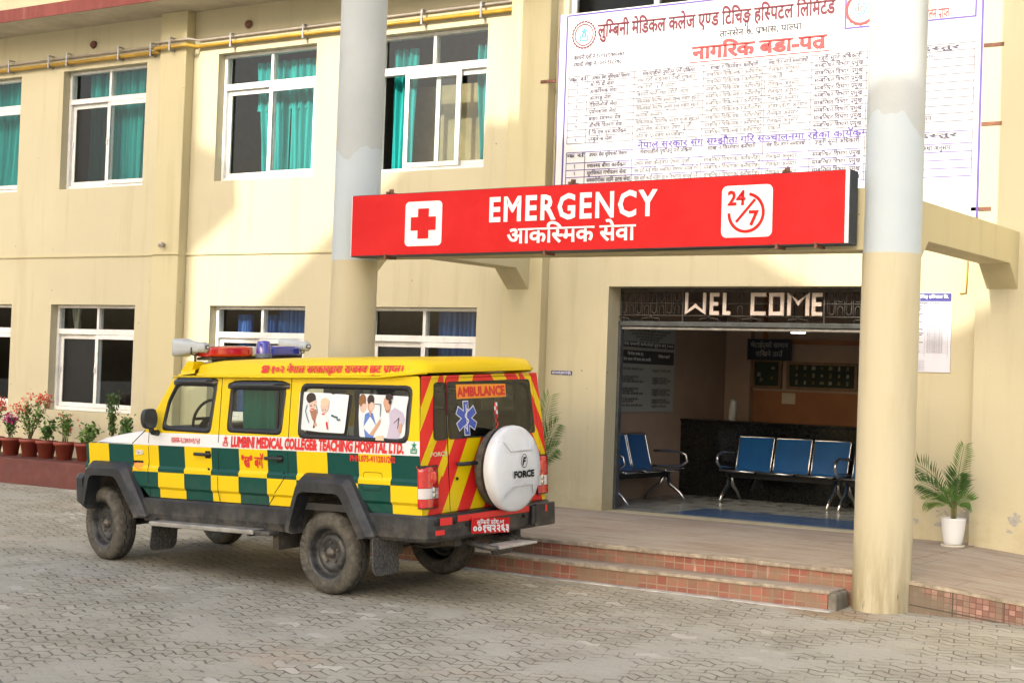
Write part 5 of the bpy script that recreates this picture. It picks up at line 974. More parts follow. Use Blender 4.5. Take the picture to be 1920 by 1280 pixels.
# windscreen and pillars ---------------------------------------------
mb = MB()
for s in (1, -1): mb.loft([[(x+dx, s*(y+dy), z) for dx, dy in ((.0, .0), (.035, -.01), (.03, -.06), (-.03, -.05))] for x, y, z in ((2.27, .862, 1.32), (2.20, .85, 1.42), (1.93, .815, 1.79), (1.88, .81, 1.83))], P_yel, False)
mb.build('windscreen_pillar', A)
mb = MB(); mb.quad((2.25, .80, 1.345), (2.25, -.80, 1.345), (1.91, -.76, 1.82), (1.91, .76, 1.82), P_gl); WS = mb.build('windscreen', A); mb = MB(); text(mb, 'AMBULANCE', mat('windscreen_band', (.20, .015, .03), .6), (1.985, -.62, 1.735), (0, 1, 0), Vector((-.34, 0, .475)).normalized(), width=1.25, height=.085, off=.05); mb.build('windscreen_lettering', WS)
# bonnet, wings, nose -------------------------------------------------
mb = MB(); rows = []
for x, zt, k in ((2.30, 1.325, 1), (2.44, 1.315, 1), (2.7, 1.285, .99), (2.95, 1.245, .97), (3.12, 1.20, .93), (3.19, 1.15, .90)):
    o_ = [(x, .878*k, min(1.205, zt-.02)), (x, .872*k, zt-.035), (x, .80*k, zt-.005), (x, .60*k, zt+.012), (x, 0, zt+.03)]; rows.append(o_+[(a, -b, c) for a, b, c in reversed(o_[:-1])])
mb.loft(rows, P_hood, True, False); mb.build('bonnet', A)
mb = MB(); pl_ = [(3.125, .878), (3.17, .865), (3.205, .82), (3.225, .72), (3.24, .4), (3.24, -.4), (3.225, -.72), (3.205, -.82), (3.17, -.865), (3.125, -.878)]
mb.loft([[(max(3.10, x-d), y*k, z) for x, y in pl_] for z, d, k in ((.72, 0, 1), (1.0, .02, 1), (1.10, .05, .995), (1.17, .09, .985), (1.20, .13, .97))], P_side, True, False); mb.build('nose_panel', A)
mb = MB(); mb.box(3.236, 3.255, -.5, .5, .93, 1.13, P_blk, .008); 
for i in range(5): mb.box(3.25, 3.262, -.47, .47, .95+i*.035, .965+i*.035, P_rim)
mb.build('grille', A)
for s in (1, -1): mb = MB(); mb.lathe([(0, .02), (.06, .015), (.09, .0), (.10, -.01), (.10, -.03)], (3.235, s*.63, 1.04), (1, 0, 0), M_chrome, 24); h = mb.build('headlight', A); mb = MB(); mb.lathe([(0, .034), (.05, .028), (.085, .008)], (3.235, s*.63, 1.04), (1, 0, 0), mat('lamp_glass', (.6, .62, .65), .08), 24); mb.build('lens', h)
mb = MB(); pl_ = [(3.10, .955), (3.20, .945), (3.29, .88), (3.33, .6), (3.34, 0), (3.33, -.6), (3.29, -.88), (3.20, -.945), (3.10, -.955)]
mb.loft([[(x-d, y*k, z) for x, y in pl_] for z, d, k in ((.60, .06, .98), (.64, .01, 1), (.86, 0, 1), (.90, .03, .985))], P_blk, False, False); mb.sheet(pl_, lambda x, y: (x-.03, y*.985, .90), P_blk); mb.build('front_bumper', A)
mb = MB(); mb.prism(rrect(2.30, 2.40, 1.105, 1.150, .018), lambda x, z: (x, prof(z)+.008, z), lambda x, z: (x, prof(z)-.002, z), var('side_lamp_lens', (.62, .58, .50), .25, .05)); mb.lathe([(0, .012), (.010, .011), (.012, .006)], (2.355, prof(1.13), 1.128), (0, 1, 0), M_chrome, 10); mb.build('side_repeater', A)
mb = MB(); mb.sheet(bar(2.30, 2.445, 1.03, 1.05), lambda x, z: (x, prof(z)+.003, z), P_gap); mb.sheet([(2.435, 1.03), (2.30, 1.03), (2.30, .965), (2.36, .965), (2.40, .985)], lambda x, z: (x, prof(z)+.0025, z), mat('badge_orange', (.78, .30, .02), .5)); mb.sheet([(2.435, 1.03), (2.40, 1.03), (2.40, .955)], lambda x, z: (x, prof(z)+.0035, z), mat('badge_red', (.6, .03, .02), .5)); mb.build('wing_badge', A)
# rear face -----------------------------------------------------------
xr = -1.10
def rr_(y, z): return (xr+.05*max(0, (z-1.1)/.7)+.018*max(0, (abs(y)-.70)/.17)**2, y, z)
_rl = [.715, .795, .82, .99, 1.01, 1.2, 1.33, 1.6, 1.83]
RO = [(-.8, .715), (-.7, .715), (.7, .715), (.8, .715)]+[(prof(z), z) for z in _rl]+[(.76, 1.83), (.7, 1.83), (-.7, 1.83), (-.76, 1.83)]+[(-prof(z), z) for z in reversed(_rl)]
DO = rpoly([(.53, .73), (-.78, .73), (-.78, 1.20), (-.71, 1.805), (.51, 1.805)], .02, 2)
Q1 = rpoly([(.715, 1.315), (.540, 1.315), (.520, 1.775), (.665, 1.775)], .035); Q2 = rpoly([(.52, 1.315), (-.705, 1.315), (-.665, 1.775), (.50, 1.775)], .035)
def panel_h(mb, outer, hs, fn, mt):
    loops = [[Vector((a, b, 0)) for a, b in l] for l in [outer]+hs]; fl = [p for l in loops for p in l]; mb.add([fn(p.x, p.y) for p in fl], [tuple(t) for t in geometry.tessellate_polygon(loops)], mt)
mb = MB(); panel_h(mb, RO, [DO, Q1], rr_, P_rear)
for s in (1, -1): mb.loft([[(xr+.03+.028*max(0, (abs(y)-.84)/.04)+.02*max(0, (z-1.3)/.5), s*y, z) for z in (.715, .84, 1.2, 1.33, 1.83)] for y in (.858, .874)], P_rear, True, False) if 0 else None
mb.build('rear_panel', A)
mb = MB(); panel_h(mb, [(y*.995+(-.0), z) for y, z in DO], [Q2], lambda y, z: (rr_(y, z)[0]-.004, y, z), P_rear)
mb.loft([[(rr_(y, z)[0]-.004, y, z) for y, z in DO], [(rr_(y, z)[0]+.03, y, z) for y, z in DO]], P_gap, False, True, False); RDOOR = mb.build('rear_door', A)
def glz(poly, parent, mt, div=None):
    c = (sum(p[0] for p in poly)/len(poly), sum(p[1] for p in poly)/len(poly)); mb = MB(); k = .965
    mb.loft([[(rr_(y, z)[0]-.008, c[0]+(y-c[0])*1.012, c[1]+(z-c[1])*1.015) for y, z in poly], [(rr_(y, z)[0]-.011, y, z) for y, z in poly], [(rr_(y, z)[0]-.002, c[0]+(y-c[0])*k, c[1]+(z-c[1])*k) for y, z in poly]], P_seal, True, True, False)
    if div: mb.prism(bar(div-.035, div+.035, 1.32, 1.77), lambda y, z: (rr_(y, z)[0]-.004, y, z), lambda y, z: (rr_(y, z)[0]+.02, y, z), P_seal)
    o = mb.build('rear_window', parent); mb = MB(); mb.sheet([(c[0]+(y-c[0])*.975, c[1]+(z-c[1])*.975) for y, z in poly], lambda y, z: (rr_(y, z)[0]-.006, y, z), mt); mb.build('rear_glass', o); return o
glz(Q1, A, P_glr); RW = glz(Q2, RDOOR, P_glr, -.49)
fr = lambda y, z, d=.008: (rr_(y, z)[0]-d, y, z)
M_org = mat('orange_sticker', (.80, .30, .02), .6); M_sred = mat('sticker_red', (.62, .02, .02), .55); M_sblue = mat('sticker_blue', (.05, .09, .42), .55); M_wvin = mat('white_sticker', (.74, .76, .78), .55)
mb = MB(); mb.sheet([(.385, 1.635), (-.31, 1.635), (-.31, 1.745), (.385, 1.755)], lambda y, z: fr(y, z, .0085), M_org); text(mb, 'AMBULANCE', M_sred, (fr(0, 1.655, .011)[0], .37, 1.655), (0, -1, 0), Vector((.0714, 0, 1)).normalized(), width=.66, height=.075, off=.05)
cy, cz = .27, 1.475; a_ = .135; b_ = .031                                  # six armed star with serpent staff
for mt, gr, d in ((M_wvin, .008, .0085), (M_sblue, 0, .0105)):
    for i, k in enumerate((0, 60, 120)):
        ca, sa = math.cos(R(k)), math.sin(R(k)); q = [(-(b_+gr), -(a_+gr)), (b_+gr, -(a_+gr)), (b_+gr, a_+gr), (-(b_+gr), a_+gr)]; mb.sheet([(cy-(x*ca-y*sa), cz+x*sa+y*ca) for x, y in q], lambda y, z: fr(y, z, d+.0005*i), mt)
mb.sheet([(cy-.005, cz-.11), (cy+.005, cz-.11), (cy+.005, cz+.115), (cy-.005, cz+.115)], lambda y, z: fr(y, z, .013), M_wvin); sn = [(cy+.028*math.sin(i*.75)*(1-.02*i), cz-.09+i*.0105) for i in range(17)]
for p, q in zip(sn, sn[1:]):
    p, q = Vector(p), Vector(q); n_ = (q-p).orthogonal().normalized()*.006; mb.add([fr(v.x, v.y, .0135) for v in (p-n_, q-n_, q+n_, p+n_)], [(0, 1, 2, 3)], M_wvin)
for i in range(7):
    for j in range(2):
        mt = M_sred if (i+j) % 2 == 0 or i > 2 else M_wvin
        if (i+j) % 2 and i > 2: continue
        y0, z0 = -.125-j*.025, 1.56-i*.033; mb.sheet([(y0, z0), (y0-.024, z0), (y0-.024, z0+.032), (y0, z0+.032)], lambda y, z: fr(y, z, .009), mt)
mb.build('window_stickers', RW)
mb = MB(); mb.loft([[(xr-.02-(.05 if abs(dy) < .09 else .0)-.012*math.cos(a), .335+dy, 1.11+.017*math.sin(a)) for a in [i*math.pi/4 for i in range(8)]] for dy in (-.115, -.10, -.085, 0, .085, .10, .115)], P_blk); mb.build('door_handle', RDOOR)
mb = MB(); mb.lathe([(0, .006), (.014, .006), (.014, 0)], fr(.44, .99), (-1, 0, 0), P_gap, 12); mb.build('lock', RDOOR)
for s in (1, -1):                                                         # tail lamps wrap the corner
    sec = lambda z: [(xr+.045, s*.889, z), (xr+.02, s*.892, z), (xr-.008, s*.87, z), (xr-.022, s*.83, z), (xr-.022, s*.705, z), (xr+.02, s*.70, z)]
    TLp = None
    for nm, zz, mt in (('lamp_housing', (.782, .80), P_blk), ('brake_lens', (.94, 1.09), None), ('reverse_lens', (.855, .937), None), ('stop_lens', (.785, .852), None)):
        m_ = {'lamp_housing': P_blk, 'brake_lens': mat('red_lens', (.52, .008, .010), .12, coat=1), 'reverse_lens': mat('clear_lens', (.66, .62, .62), .15, coat=1), 'stop_lens': mat('red_lens', (.5, .01, .012), .12, coat=1)}[nm]
        if nm == 'lamp_housing':
            mb = MB(); mb.loft([[(x+.004, y*.998, z) for x, y, z in sec(q)] for q in (.775, 1.12)], P_seal, False, False); TLp = mb.build('tail_light', A); continue
        mb = MB(); zs_ = [zz[0]+(zz[1]-zz[0])*i/6 for i in range(7)]
        rows = [sec(q) for q in zs_]
        if nm == 'brake_lens': rows.append([(x+.02, y*.992, 1.115) if i not in (3, 4) else (x+.006, y, 1.115) for i, (x, y, z) in enumerate(sec(1.115))])
        mb.loft(rows, m_, True, False); 
        if nm == 'brake_lens': mb.lathe([(0, .006), (.035, .005), (.05, .002), (.055, -.004)], (xr-.022, s*.765, 1.02), (-1, 0, 0), mat('bright_red_lens', (.66, .02, .015), .1, coat=1), 20)
        if nm == 'reverse_lens':
            for z in (.876, .916): mb.lathe([(0, .008), (.022, .006), (.030, 0)], (xr-.022, s*.765, z), (-1, 0, 0), M_chrome, 14); mb.box(xr-.026, xr-.021, s*.71, s*.825, .894, .898, M_wvin)
        mb.build(nm, TLp)
mb = MB(); text(mb, 'FORCE', M_chrome, (fr(.7, 1.18, .006)[0], .775, 1.185), (0, -1, 0), V, width=.22, height=.035, off=.03); mb.build('maker_badge', A)
# bumper ---------------------------------------------------------------
mb = MB(); bp = [(-.50, .885), (-1.02, .885), (-1.13, .865), (-1.18, .80), (-1.20, .62), (-1.205, .0), (-1.20, -.62), (-1.18, -.80), (-1.13, -.865), (-1.02, -.885), (-.50, -.885)]
mb.loft([[(x-d*(1 if i not in (0, 10) else 0), y*k, z) for i, (x, y) in enumerate(bp)] for z, d, k in ((.505, -.05, .965), (.535, -.01, .995), (.60, .0, 1), (.705, 0, 1), (.722, -.02, .985))], P_blk, False, False)
mb.sheet(bp, lambda x, y: (x+.015 if x < -.6 else x, y*.985, .722), P_blk); mb.sheet(bp, lambda x, y: (x+.05 if x < -.6 else x, y*.965, .506), P_under); BMP = mb.build('rear_bumper', A, bevel=.008)
mb = MB(); M_refl = mat('red_reflector', (.66, .015, .02), .3); bx = lambda y: -1.205+.02*max(0, (abs(y)-.62)/.18)
def rp(y0, y1, z0, z1, mt, d=.004): mb.loft([[(bx(y)-d, y, z0), (bx(y)-d, y, z1)] for y in [y0+(y1-y0)*i/4 for i in range(5)]], mt, False, False)

for q in ((.565, -.44, .655, .705, M_refl), (.775, .635, .640, .700, M_refl), (-.64, -.775, .640, .700, M_refl, .036), (.825, .72, .565, .605, M_refl, .001), (-.73, -.79, .565, .605, M_refl, .036)): mb = MB(); rp(*q); mb.build('reflective_tape', BMP)
mb = MB(); mb.box(-1.235, -1.20, -.80, -.505, .52, .715, P_blk, .012); mb.box(-1.235, -1.20, -.50, -.46, .54, .70, P_blk, .01); mb.build('bumper_block', BMP)
for y in (.81, .60, .44, -.36, -.78): mb = MB(); mb.lathe([(0, .014), (.014, .014), (.018, .006), (.018, -.01)], (bx(y), y, .625 if abs(y) < .5 else .66), (-1, 0, 0), P_gap, 12); mb.build('parking_sensor', BMP)
mb = MB(); tl = R(-4); pf = lambda u, v: (-1.228, .135-u*math.cos(tl)+v*math.sin(tl), .590+u*math.sin(tl)+v*math.cos(tl)); NPL = None
mb.prism(rrect(-.265, .265, -.062, .062, .008), lambda u, v: pf(u, v), lambda u, v: (pf(u, v)[0]+.006, *pf(u, v)[1:]), M_red); NPL = mb.build('number_plate', A)
mb = MB(); uu = Vector(pf(1, 0))-Vector(pf(0, 0)); vv = Vector(pf(0, 1))-Vector(pf(0, 0)); text(mb, 'लुम्बिनी प्रदेश.०१', M_wvin, Vector(pf(-.20, .012))+Vector((-.003, 0, 0)), uu, vv, width=.38, height=.030, off=.025); text(mb, '००१च२२६३', M_wvin, Vector(pf(-.255, -.05))+Vector((-.003, 0, 0)), uu, vv, width=.51, height=.052, off=.045); mb.build('plate_lettering', NPL)
mb = MB(); mb.tube([(-1.10, .30, .47), (-1.22, .30, .44), (-1.36, .30, .425), (-1.40, .27, .425)], .024, P_blk, 8); mb.tube([(-1.10, -.26, .47), (-1.22, -.26, .44), (-1.36, -.26, .425), (-1.40, -.24, .425)], .02, P_blk, 8)
mb.box(-1.43, -1.22, -.25, .27, .418, .438, var('step_aluminium', (.45, .44, .41), .45, .2, 9, .3, metal=.4), .006); mb.tube([(-1.0, .2, .44), (-1.24, .2, .43)], .02, P_under, 6); mb.tube([(-1.02, -.2, .46), (-1.24, -.2, .43)], .02, P_under, 6); mb.build('rear_step', A)
# spare wheel cover ------------------------------------------------------
sc = (-1.14, -.085, 1.047); KS = .853; mb = MB(); mb.lathe([(.30*KS, .0), (.385*KS, .0), (.395*KS, .03), (.395*KS, .10)], sc, (-1, 0, 0), P_rub, 48); mb.lathe([(.392*KS, .08), (.412*KS, .085), (.418*KS, .10), (.418*KS, .115)], sc, (-1, 0, 0), P_blk, 48); SW = mb.build('spare_wheel', A)
mb = MB(); seg = 72; rings = []; prf = [(.416, .115), (.420, .150), (.414, .185), (.395, .207), (.36, .222), (.30, .235), (.22, .246), (.12, .254), (.0, .257)]
for r, h in prf:
    ring = []
    for k in range(seg):
        a = 2*math.pi*k/seg; y, z = r*math.cos(a), r*math.sin(a); d = 0
        for sgn, zc in ((1, .19), (-1, -.17)):                          # moulded recesses above and below the badge
            zz = sgn*z-abs(zc); wq = .20+max(0, zz)*.6
            if r < .40 and zz > 0: d -= .016*min(1, zz/.03)*min(1, max(0, (wq-abs(y))/.03))
        ring.append((sc[0]-h-d*.9, sc[1]+y*KS, sc[2]+z*KS))
    rings.append(ring)
mb.loft(rings, var('white_cover_paint', (.64, .68, .72), .3, .03, 3, coat=.3, dirt=((.45, .43, .38), .25)), True, True, False); mb.build('wheel_cover', SW)
# the recess edges are modelled as fine raised welts
cov = lambda y, z: (sc[0]-.262+.30*(max(0, math.hypot(y, z)-.02))**2*.95, sc[1]+y*KS, sc[2]+z*KS)
for sgn, zc in ((1, .175), (-1, -.165)):
    mb = MB(); pth = [(-.30, zc+sgn*.10), (-.235, zc+sgn*.085), (-.175, zc), (.175, zc), (.235, zc+sgn*.085), (.30, zc+sgn*.10)]; mb.tube([Vector(cov(*p))+Vector((-.004+.014*(abs(p[0]) > .2)+.012*(abs(p[0]) > .28), 0, 0)) for p in pth], .0045, var('cover_shadow_welt', (.50, .51, .52), .4), 6); mb.build('cover_welt', SW)
mb = MB(); text(mb, 'FORCE', P_gap, (sc[0]-.262, sc[1]+.125, sc[2]-.068), (0, -1, 0), V, width=.29, height=.052, off=.055); ringv = []
n = 40; cyl, czl = sc[1]-.02, sc[2]+.065
for k in range(n): a = 2*math.pi*k/n; ringv += [(sc[0]-.265, cyl+.044*math.cos(a), czl+.058*math.sin(a)), (sc[0]-.265, cyl+.038*math.cos(a), czl+.052*math.sin(a))]
mb.add(ringv, [(2*k, 2*k+1, 2*((k+1) % n)+1, 2*((k+1) % n)) for k in range(n)], P_gap); text(mb, 'F', P_gap, (sc[0]-.264, cyl+.027, czl-.032), (0, -1, 0), Vector((0, -.25, 1)).normalized(), width=.040, height=.064, off=.045); mb.build('cover_lettering', SW)
# wheels -----------------------------------------------------------------
def wheel(cx, cy, cz, sg, steer, name='wheel'):
    e = bpy.data.objects.new(name, None); C.objects.link(e); e.parent = A; e.location = (cx, cy, cz); e.rotation_euler = (0, 0, steer)
    rt = .348; hw = .104; mb = MB(); seg = 72; prof_ = [(.213, -hw+.03), (.222, -hw+.008), (.25, -hw-.004), (.29, -hw-.004), (.325, -hw+.012), (.341, -hw+.032), (rt, -.055), (rt, 0), (rt, .055), (.341, hw-.032), (.325, hw-.012), (.29, hw+.004), (.27, hw+.006), (.25, hw+.004), (.222, hw-.008), (.213, hw-.03)]
    rows = []
    for j, (r, h) in enumerate(prof_):
        row = []
        for k in range(seg*2):
            a = 2*math.pi*k/(seg*2); q = r
            if 4 <= j <= 10:
                ph = (k+(j % 2)*2) % 4; q = r-(.009 if ph == 0 and j in (4, 5, 9, 10) else (.007 if (k+j) % 4 == 0 else 0))
            row.append((q*math.cos(a), sg*(h+(.004*math.sin(k*math.pi/2+.5) if j in (6, 8) else 0)), q*math.sin(a)))
        rows.append(row)
    mb.loft(rows, P_rub, True, True, False)
    for h in (-.028, .028):
        n2 = 144; mb.add([(rr2*math.cos(2*math.pi*k/n2), sg*(h+d+.006*(1 if (k//3) % 2 else -1)), rr2*math.sin(2*math.pi*k/n2)) for k in range(n2) for rr2, d in ((rt+.0006, -.004), (rt+.0006, .004))], [(2*k, 2*k+1, (2*k+3) % (2*n2), (2*k+2) % (2*n2)) for k in range(n2)], P_gap)
    ty = mb.build('tyre', e); mb = MB(); m2 = P_hub
    for i, ch in enumerate('RANGER'):                                    # raised sidewall lettering
        a = R(30-i*11); o = Vector((.265*math.sin(a+R(90)), sg*(hw+.0075), .265*math.cos(a+R(90)))); rad = o.copy(); rad.y = 0; rad.normalize(); tg = Vector((0, sg, 0)).cross(rad)
        if cx < 1: text(mb, ch, var('sidewall_letters', (.13, .125, .11), .8), o, tg*-1 if sg < 0 else tg, rad, height=.036, off=.02, align='C')
    if mb.v: mb.build('tyre_lettering', ty) if 0 else mb.build('sidewall_lettering', e)
    mb = MB(); mb.lathe([(.212, -.09), (.215, .070), (.228, .078), (.231, .088), (.220, .092), (.208, .084), (.200, .040), (.190, .010), (.170, .002), (.158, .028), (.142, .044), (.120, .048), (.098, .038), (.075, .028), (.06, .030), (.0, .030)], (0, 0, 0), (0, sg, 0), P_rim, 48); mb.build('rim', e)
    mb = MB(); mb.lathe([(.045, .03), (.043, .052), (.036, .060), (.024, .062), (.020, .074), (.0, .077)], (0, 0, 0), (0, sg, 0), P_hub, 20)
    for k in range(5): a = 2*math.pi*k/5+.3; mb.lathe([(.013, .03), (.013, .050), (.008, .056), (0, .056)], (.085*math.cos(a), 0, .085*math.sin(a)), (0, sg, 0), P_hub, 6)
    mb.build('hub', e); return e
for cx, sg, z, st in ((0, 1, .348, 0), (0, -1, .348, 0), (2.935, 1, .430, R(-10)), (2.935, -1, .430, R(-10))): wheel(cx, sg*.745, z, sg, st)
# underbody --------------------------------------------------------------
mb = MB(); mb.box(-1.02, 3.1, -.70, .70, .55, .70, P_under); mb.box(-1.1, 3.1, .38, .46, .44, .55, P_under); mb.box(-1.1, 3.1, -.46, -.38, .44, .55, P_under); mb.tube([(0, -.72, .348), (0, .72, .348)], .05, P_under, 10); mb.lathe([(0, -.14), (.09, -.11), (.14, 0), (.09, .11), (0, .14)], (0, .05, .348), (0, 1, 0), P_under, 16); mb.tube([(2.88, -.7, .43), (2.88, .7, .43)], .04, P_under, 8)
for s in (1, -1): mb.tube([(-.75, s*.5, .50), (-.35, s*.5, .39), (0, s*.5, .36), (.35, s*.5, .39), (.75, s*.5, .50)], [.028, .035, .04, .035, .028], P_under, 6); mb.tube([(2.3, s*.48, .46), (2.88, s*.48, .44), (3.1, s*.48, .5)], .035, P_under, 6)
mb.tube([(0, 0, .36), (1.6, 0, .48)], .04, P_under, 8); mb.box(.9, 1.45, -.35, .25, .36, .55, P_under, .03); mb.box(.55, .62, .50, .86, .34, .50, P_under); mb.box(-.62, -.40, .55, .75, .36, .52, P_under, .02); mb.tube([(-.2, -.25, .5), (-.75, -.3, .44), (-1.12, -.42, .42)], .035, P_under, 8); mb.lathe([(.11, 0), (.11, .45), (0, .45)], (-.55, -.25, .45), (1, 0, 0), P_under, 14)
for y in (.1, .2, .32): mb.tube([(-.3, y, .42), (-.7, y+.05, .40), (-1.05, y+.02, .45)], .012, P_under, 5)
mb.build('underbody', A)
# cabin ------------------------------------------------------------------
mb = MB(); mb.box(-1.05, 2.2, -.82, .82, .70, .76, P_int); mb.box(1.95, 2.3, -.80, .80, 1.0, 1.36, P_int, .05); mb.quad((-1.06, -.79, 1.815), (1.85, -.79, 1.815), (1.85, .79, 1.815), (-1.06, .79, 1.815), var('pale_headlining', (.42, .43, .40), .9)); mb.build('cabin_trim', A)
mb = MB(); mb.tube([(1.98, .42+.17*math.cos(a), 1.40+.17*math.sin(a)) if False else (1.90-.06*math.sin(a), .42+.18*math.cos(a), 1.43+.17*math.sin(a)) for a in [2*math.pi*i/24 for i in range(25)]], .014, P_gap, 8, False); mb.tube([(1.91, .42, 1.42), (2.05, .42, 1.30)], .03, P_gap, 8); mb.tube([(1.9, .26, 1.43), (1.9, .58, 1.43)], .015, P_gap, 6); mb.build('steering_wheel', A)
M_sf = var('grey_seat_cloth', (.035, .036, .04), .9, .2, 8)
for y in (.42, -.42):
    mb = MB(); mb.box(1.20, 1.68, y-.25, y+.25, .90, 1.06, M_sf, .05); mb.prism(rpoly([(1.28, 1.02), (1.16, 1.02), (1.02, 1.62), (1.10, 1.64)], .05), lambda x, z: (x, y-.24, z), lambda x, z: (x, y+.24, z), M_sf); mb.prism(rpoly([(1.08, 1.64), (1.0, 1.64), (.98, 1.80), (1.06, 1.80)], .03), lambda x, z: (x, y-.12, z), lambda x, z: (x, y+.12, z), M_sf); mb.build('seat', A)
mb = MB(); cl2 = cloth('dark_green_curtain', (.006, .075, .06), (.012, .13, .10)); n = 40
mb.add([(1.10-.56*i/n, .735+.018*math.sin(i*1.15)+.008*math.sin(i*2.9), z) for z in (1.28, 1.76) for i in range(n+1)], [(i, i+1, n+2+i, n+1+i) for i in range(n)], cl2, True); mb.build('curtain', A)
mb = MB(); mb.box(-.9, .3, -.78, -.35, .76, 1.12, M_sf, .05); mb.box(-.9, .3, -.80, -.70, 1.1, 1.5, M_sf, .04); mb.build('bench_seat', A)
mb = MB(); mb.tube([(-.6, .1, 1.70), (-.75, -.3, 1.68), (-1.0, -.5, 1.62)], .02, M_wvin, 6); mb.tube([(-.95, -.3, 1.25), (-.95, -.3, 1.65), (-.95, .0, 1.68)], .012, M_wvin, 6); mb.build('handrail', A)
# posters inside the long window -----------------------------------------
M_sky = var('poster_pale', (.72, .78, .82), .5, .05, 4); M_skin = mat('poster_skin', (.56, .32, .22), .6); M_skin2 = mat('poster_skin_pale', (.66, .48, .40), .6); M_hair = mat('poster_hair', (.035, .02, .018), .6); M_hair2 = mat('poster_hair_brown', (.25, .11, .04), .6); M_coat = mat('poster_coat', (.68, .73, .78), .6); M_lav = mat('poster_lavender', (.50, .45, .58), .6); M_pblue = mat('poster_blue', (.10, .20, .55), .6); M_steth = mat('poster_stethoscope', (.03, .10, .14), .6); M_blonde = mat('poster_blonde', (.66, .54, .38), .6); M_brick = mat('poster_brown', (.36, .17, .10), .6)
PXS = lambda px, py: (.335-px*(1.30/1815), 1.752-(py-32)*(.435/790)-(px*.000006))           # window picture units to body x, z
def poster(label, bg, shapes, lines=()):
    mb = MB(); d0 = -.0005
    def put(poly, mt, k): mb.sheet([PXS(*p) for p in poly], lambda x, z: (x, prof(z)-d0+k*.0004, z), mt)
    put(bg, M_sky, 0)
    for i, (poly, mt) in enumerate(shapes): put(rpoly(poly, 14, 2) if len(poly) > 3 else poly, mt, i+1)
    for j, (pts, wd, mt) in enumerate(lines):
        for p, q in zip(pts, pts[1:]):
            p, q = Vector(p), Vector(q); n_ = (q-p).orthogonal().normalized()*wd; put([tuple(p-n_), tuple(q-n_), tuple(q+n_), tuple(p+n_)], mt, len(shapes)+2+j)
    return mb.build('window_poster', A, label)
def ell(cx, cy, a, b, rot=0, n=14): return [(cx+a*math.cos(t)*math.cos(rot)-b*math.sin(t)*math.sin(rot), cy+a*math.cos(t)*math.sin(rot)+b*math.sin(t)*math.cos(rot)) for t in [2*math.pi*i/n for i in range(n)]]
poster('window poster of a doctor in a white coat with a baby', rpoly([(40, 130), (560, 145), (585, 172), (620, 150), (842, 160), (800, 740), (420, 735), (40, 705)], 25),
       [([(40, 420), (190, 320), (350, 390), (380, 540), (300, 700), (180, 715), (40, 705)], M_coat), ([(215, 400), (330, 390), (345, 470), (320, 600), (270, 545)], M_brick), ([(300, 590), (325, 560), (345, 660), (290, 685)], M_hair), (ell(265, 300, 62, 98, .15), M_skin2), (ell(235, 222, 80, 84), M_hair), (ell(268, 322, 58, 92, .1), M_skin2), ([(200, 215), (300, 190), (322, 240), (290, 262), (215, 300)], M_hair), ([(225, 330), (255, 330), (262, 350), (230, 345)], M_hair), ([(285, 320), (312, 318), (312, 330), (288, 335)], M_hair), ([(240, 375), (300, 385), (285, 402), (255, 398)], M_sred),
        ([(360, 480), (420, 455), (520, 460), (545, 560), (560, 700), (330, 700), (330, 600)], M_wvin), (ell(468, 335, 70, 115), M_skin2), (ell(468, 275, 74, 62), M_blonde), ([(435, 390), (452, 388), (452, 402), (435, 402)], M_hair), ([(475, 388), (492, 388), (492, 400), (475, 402)], M_hair), ([(420, 450), (490, 455), (470, 475), (435, 472)], M_sred), ([(295, 600), (345, 590), (370, 640), (320, 655)], M_skin), ([(500, 580), (530, 570), (550, 690), (525, 690)], M_sred)],
       [([(185, 330), (160, 420), (200, 530), (230, 595)], 6, M_steth), ([(585, 472), (640, 495), (690, 505)], 14, M_steth), (ell(705, 525, 22, 22)[:9], 10, M_steth), ([(335, 330), (350, 380), (360, 460)], 5, M_steth)])
poster('window poster of three people in pale clinic colours', rpoly([(1010, 140), (1760, 165), (1735, 330), (1728, 800), (1680, 835), (1380, 830), (1120, 820), (1040, 770), (1055, 560), (1010, 460)], 25),
       [(bar(1250, 1355, 280, 560), M_wvin), ([(1010, 450), (1080, 430), (1120, 620), (1060, 770), (1040, 770)], M_coat), (ell(1078, 330, 55, 95), M_skin2), (ell(1060, 240, 58, 100), M_hair2), (ell(1085, 345, 38, 62), M_skin2),
        ([(1110, 440), (1170, 410), (1230, 420), (1290, 600), (1250, 830), (1140, 820), (1100, 620)], M_pblue), (ell(1195, 300, 55, 110), M_skin), (ell(1188, 225, 56, 76), M_hair), (ell(1205, 325, 38, 66), M_skin2), ([(1170, 385), (1205, 390), (1205, 460), (1180, 455)], M_skin),
        ([(1195, 470), (1290, 600), (1200, 740), (1095, 640)], M_wvin), ([(1195, 740), (1350, 500), (1365, 550), (1255, 760)], M_skin), ([(1380, 800), (1460, 790), (1660, 795), (1680, 835), (1370, 832)], M_hair), ([(1480, 400), (1560, 330), (1690, 400), (1730, 500), (1640, 790), (1465, 790), (1500, 560)], M_lav), ([(1640, 560), (1690, 560), (1680, 700), (1640, 700)], M_skin), ([(1410, 340), (1500, 260), (1490, 390), (1440, 415)], M_brick), (ell(1445, 280, 55, 100, -.2), M_skin), (ell(1472, 180, 58, 50), M_hair), ([(1470, 200), (1520, 240), (1500, 300), (1465, 270)], M_hair), ([(1300, 760), (1420, 740), (1430, 830), (1300, 830)], M_blonde)],
       [([(1262, 285), (1350, 290), (1352, 470)], 6, M_steth), ([(1565, 560), (1640, 480), (1625, 640)], 5, M_hair)])
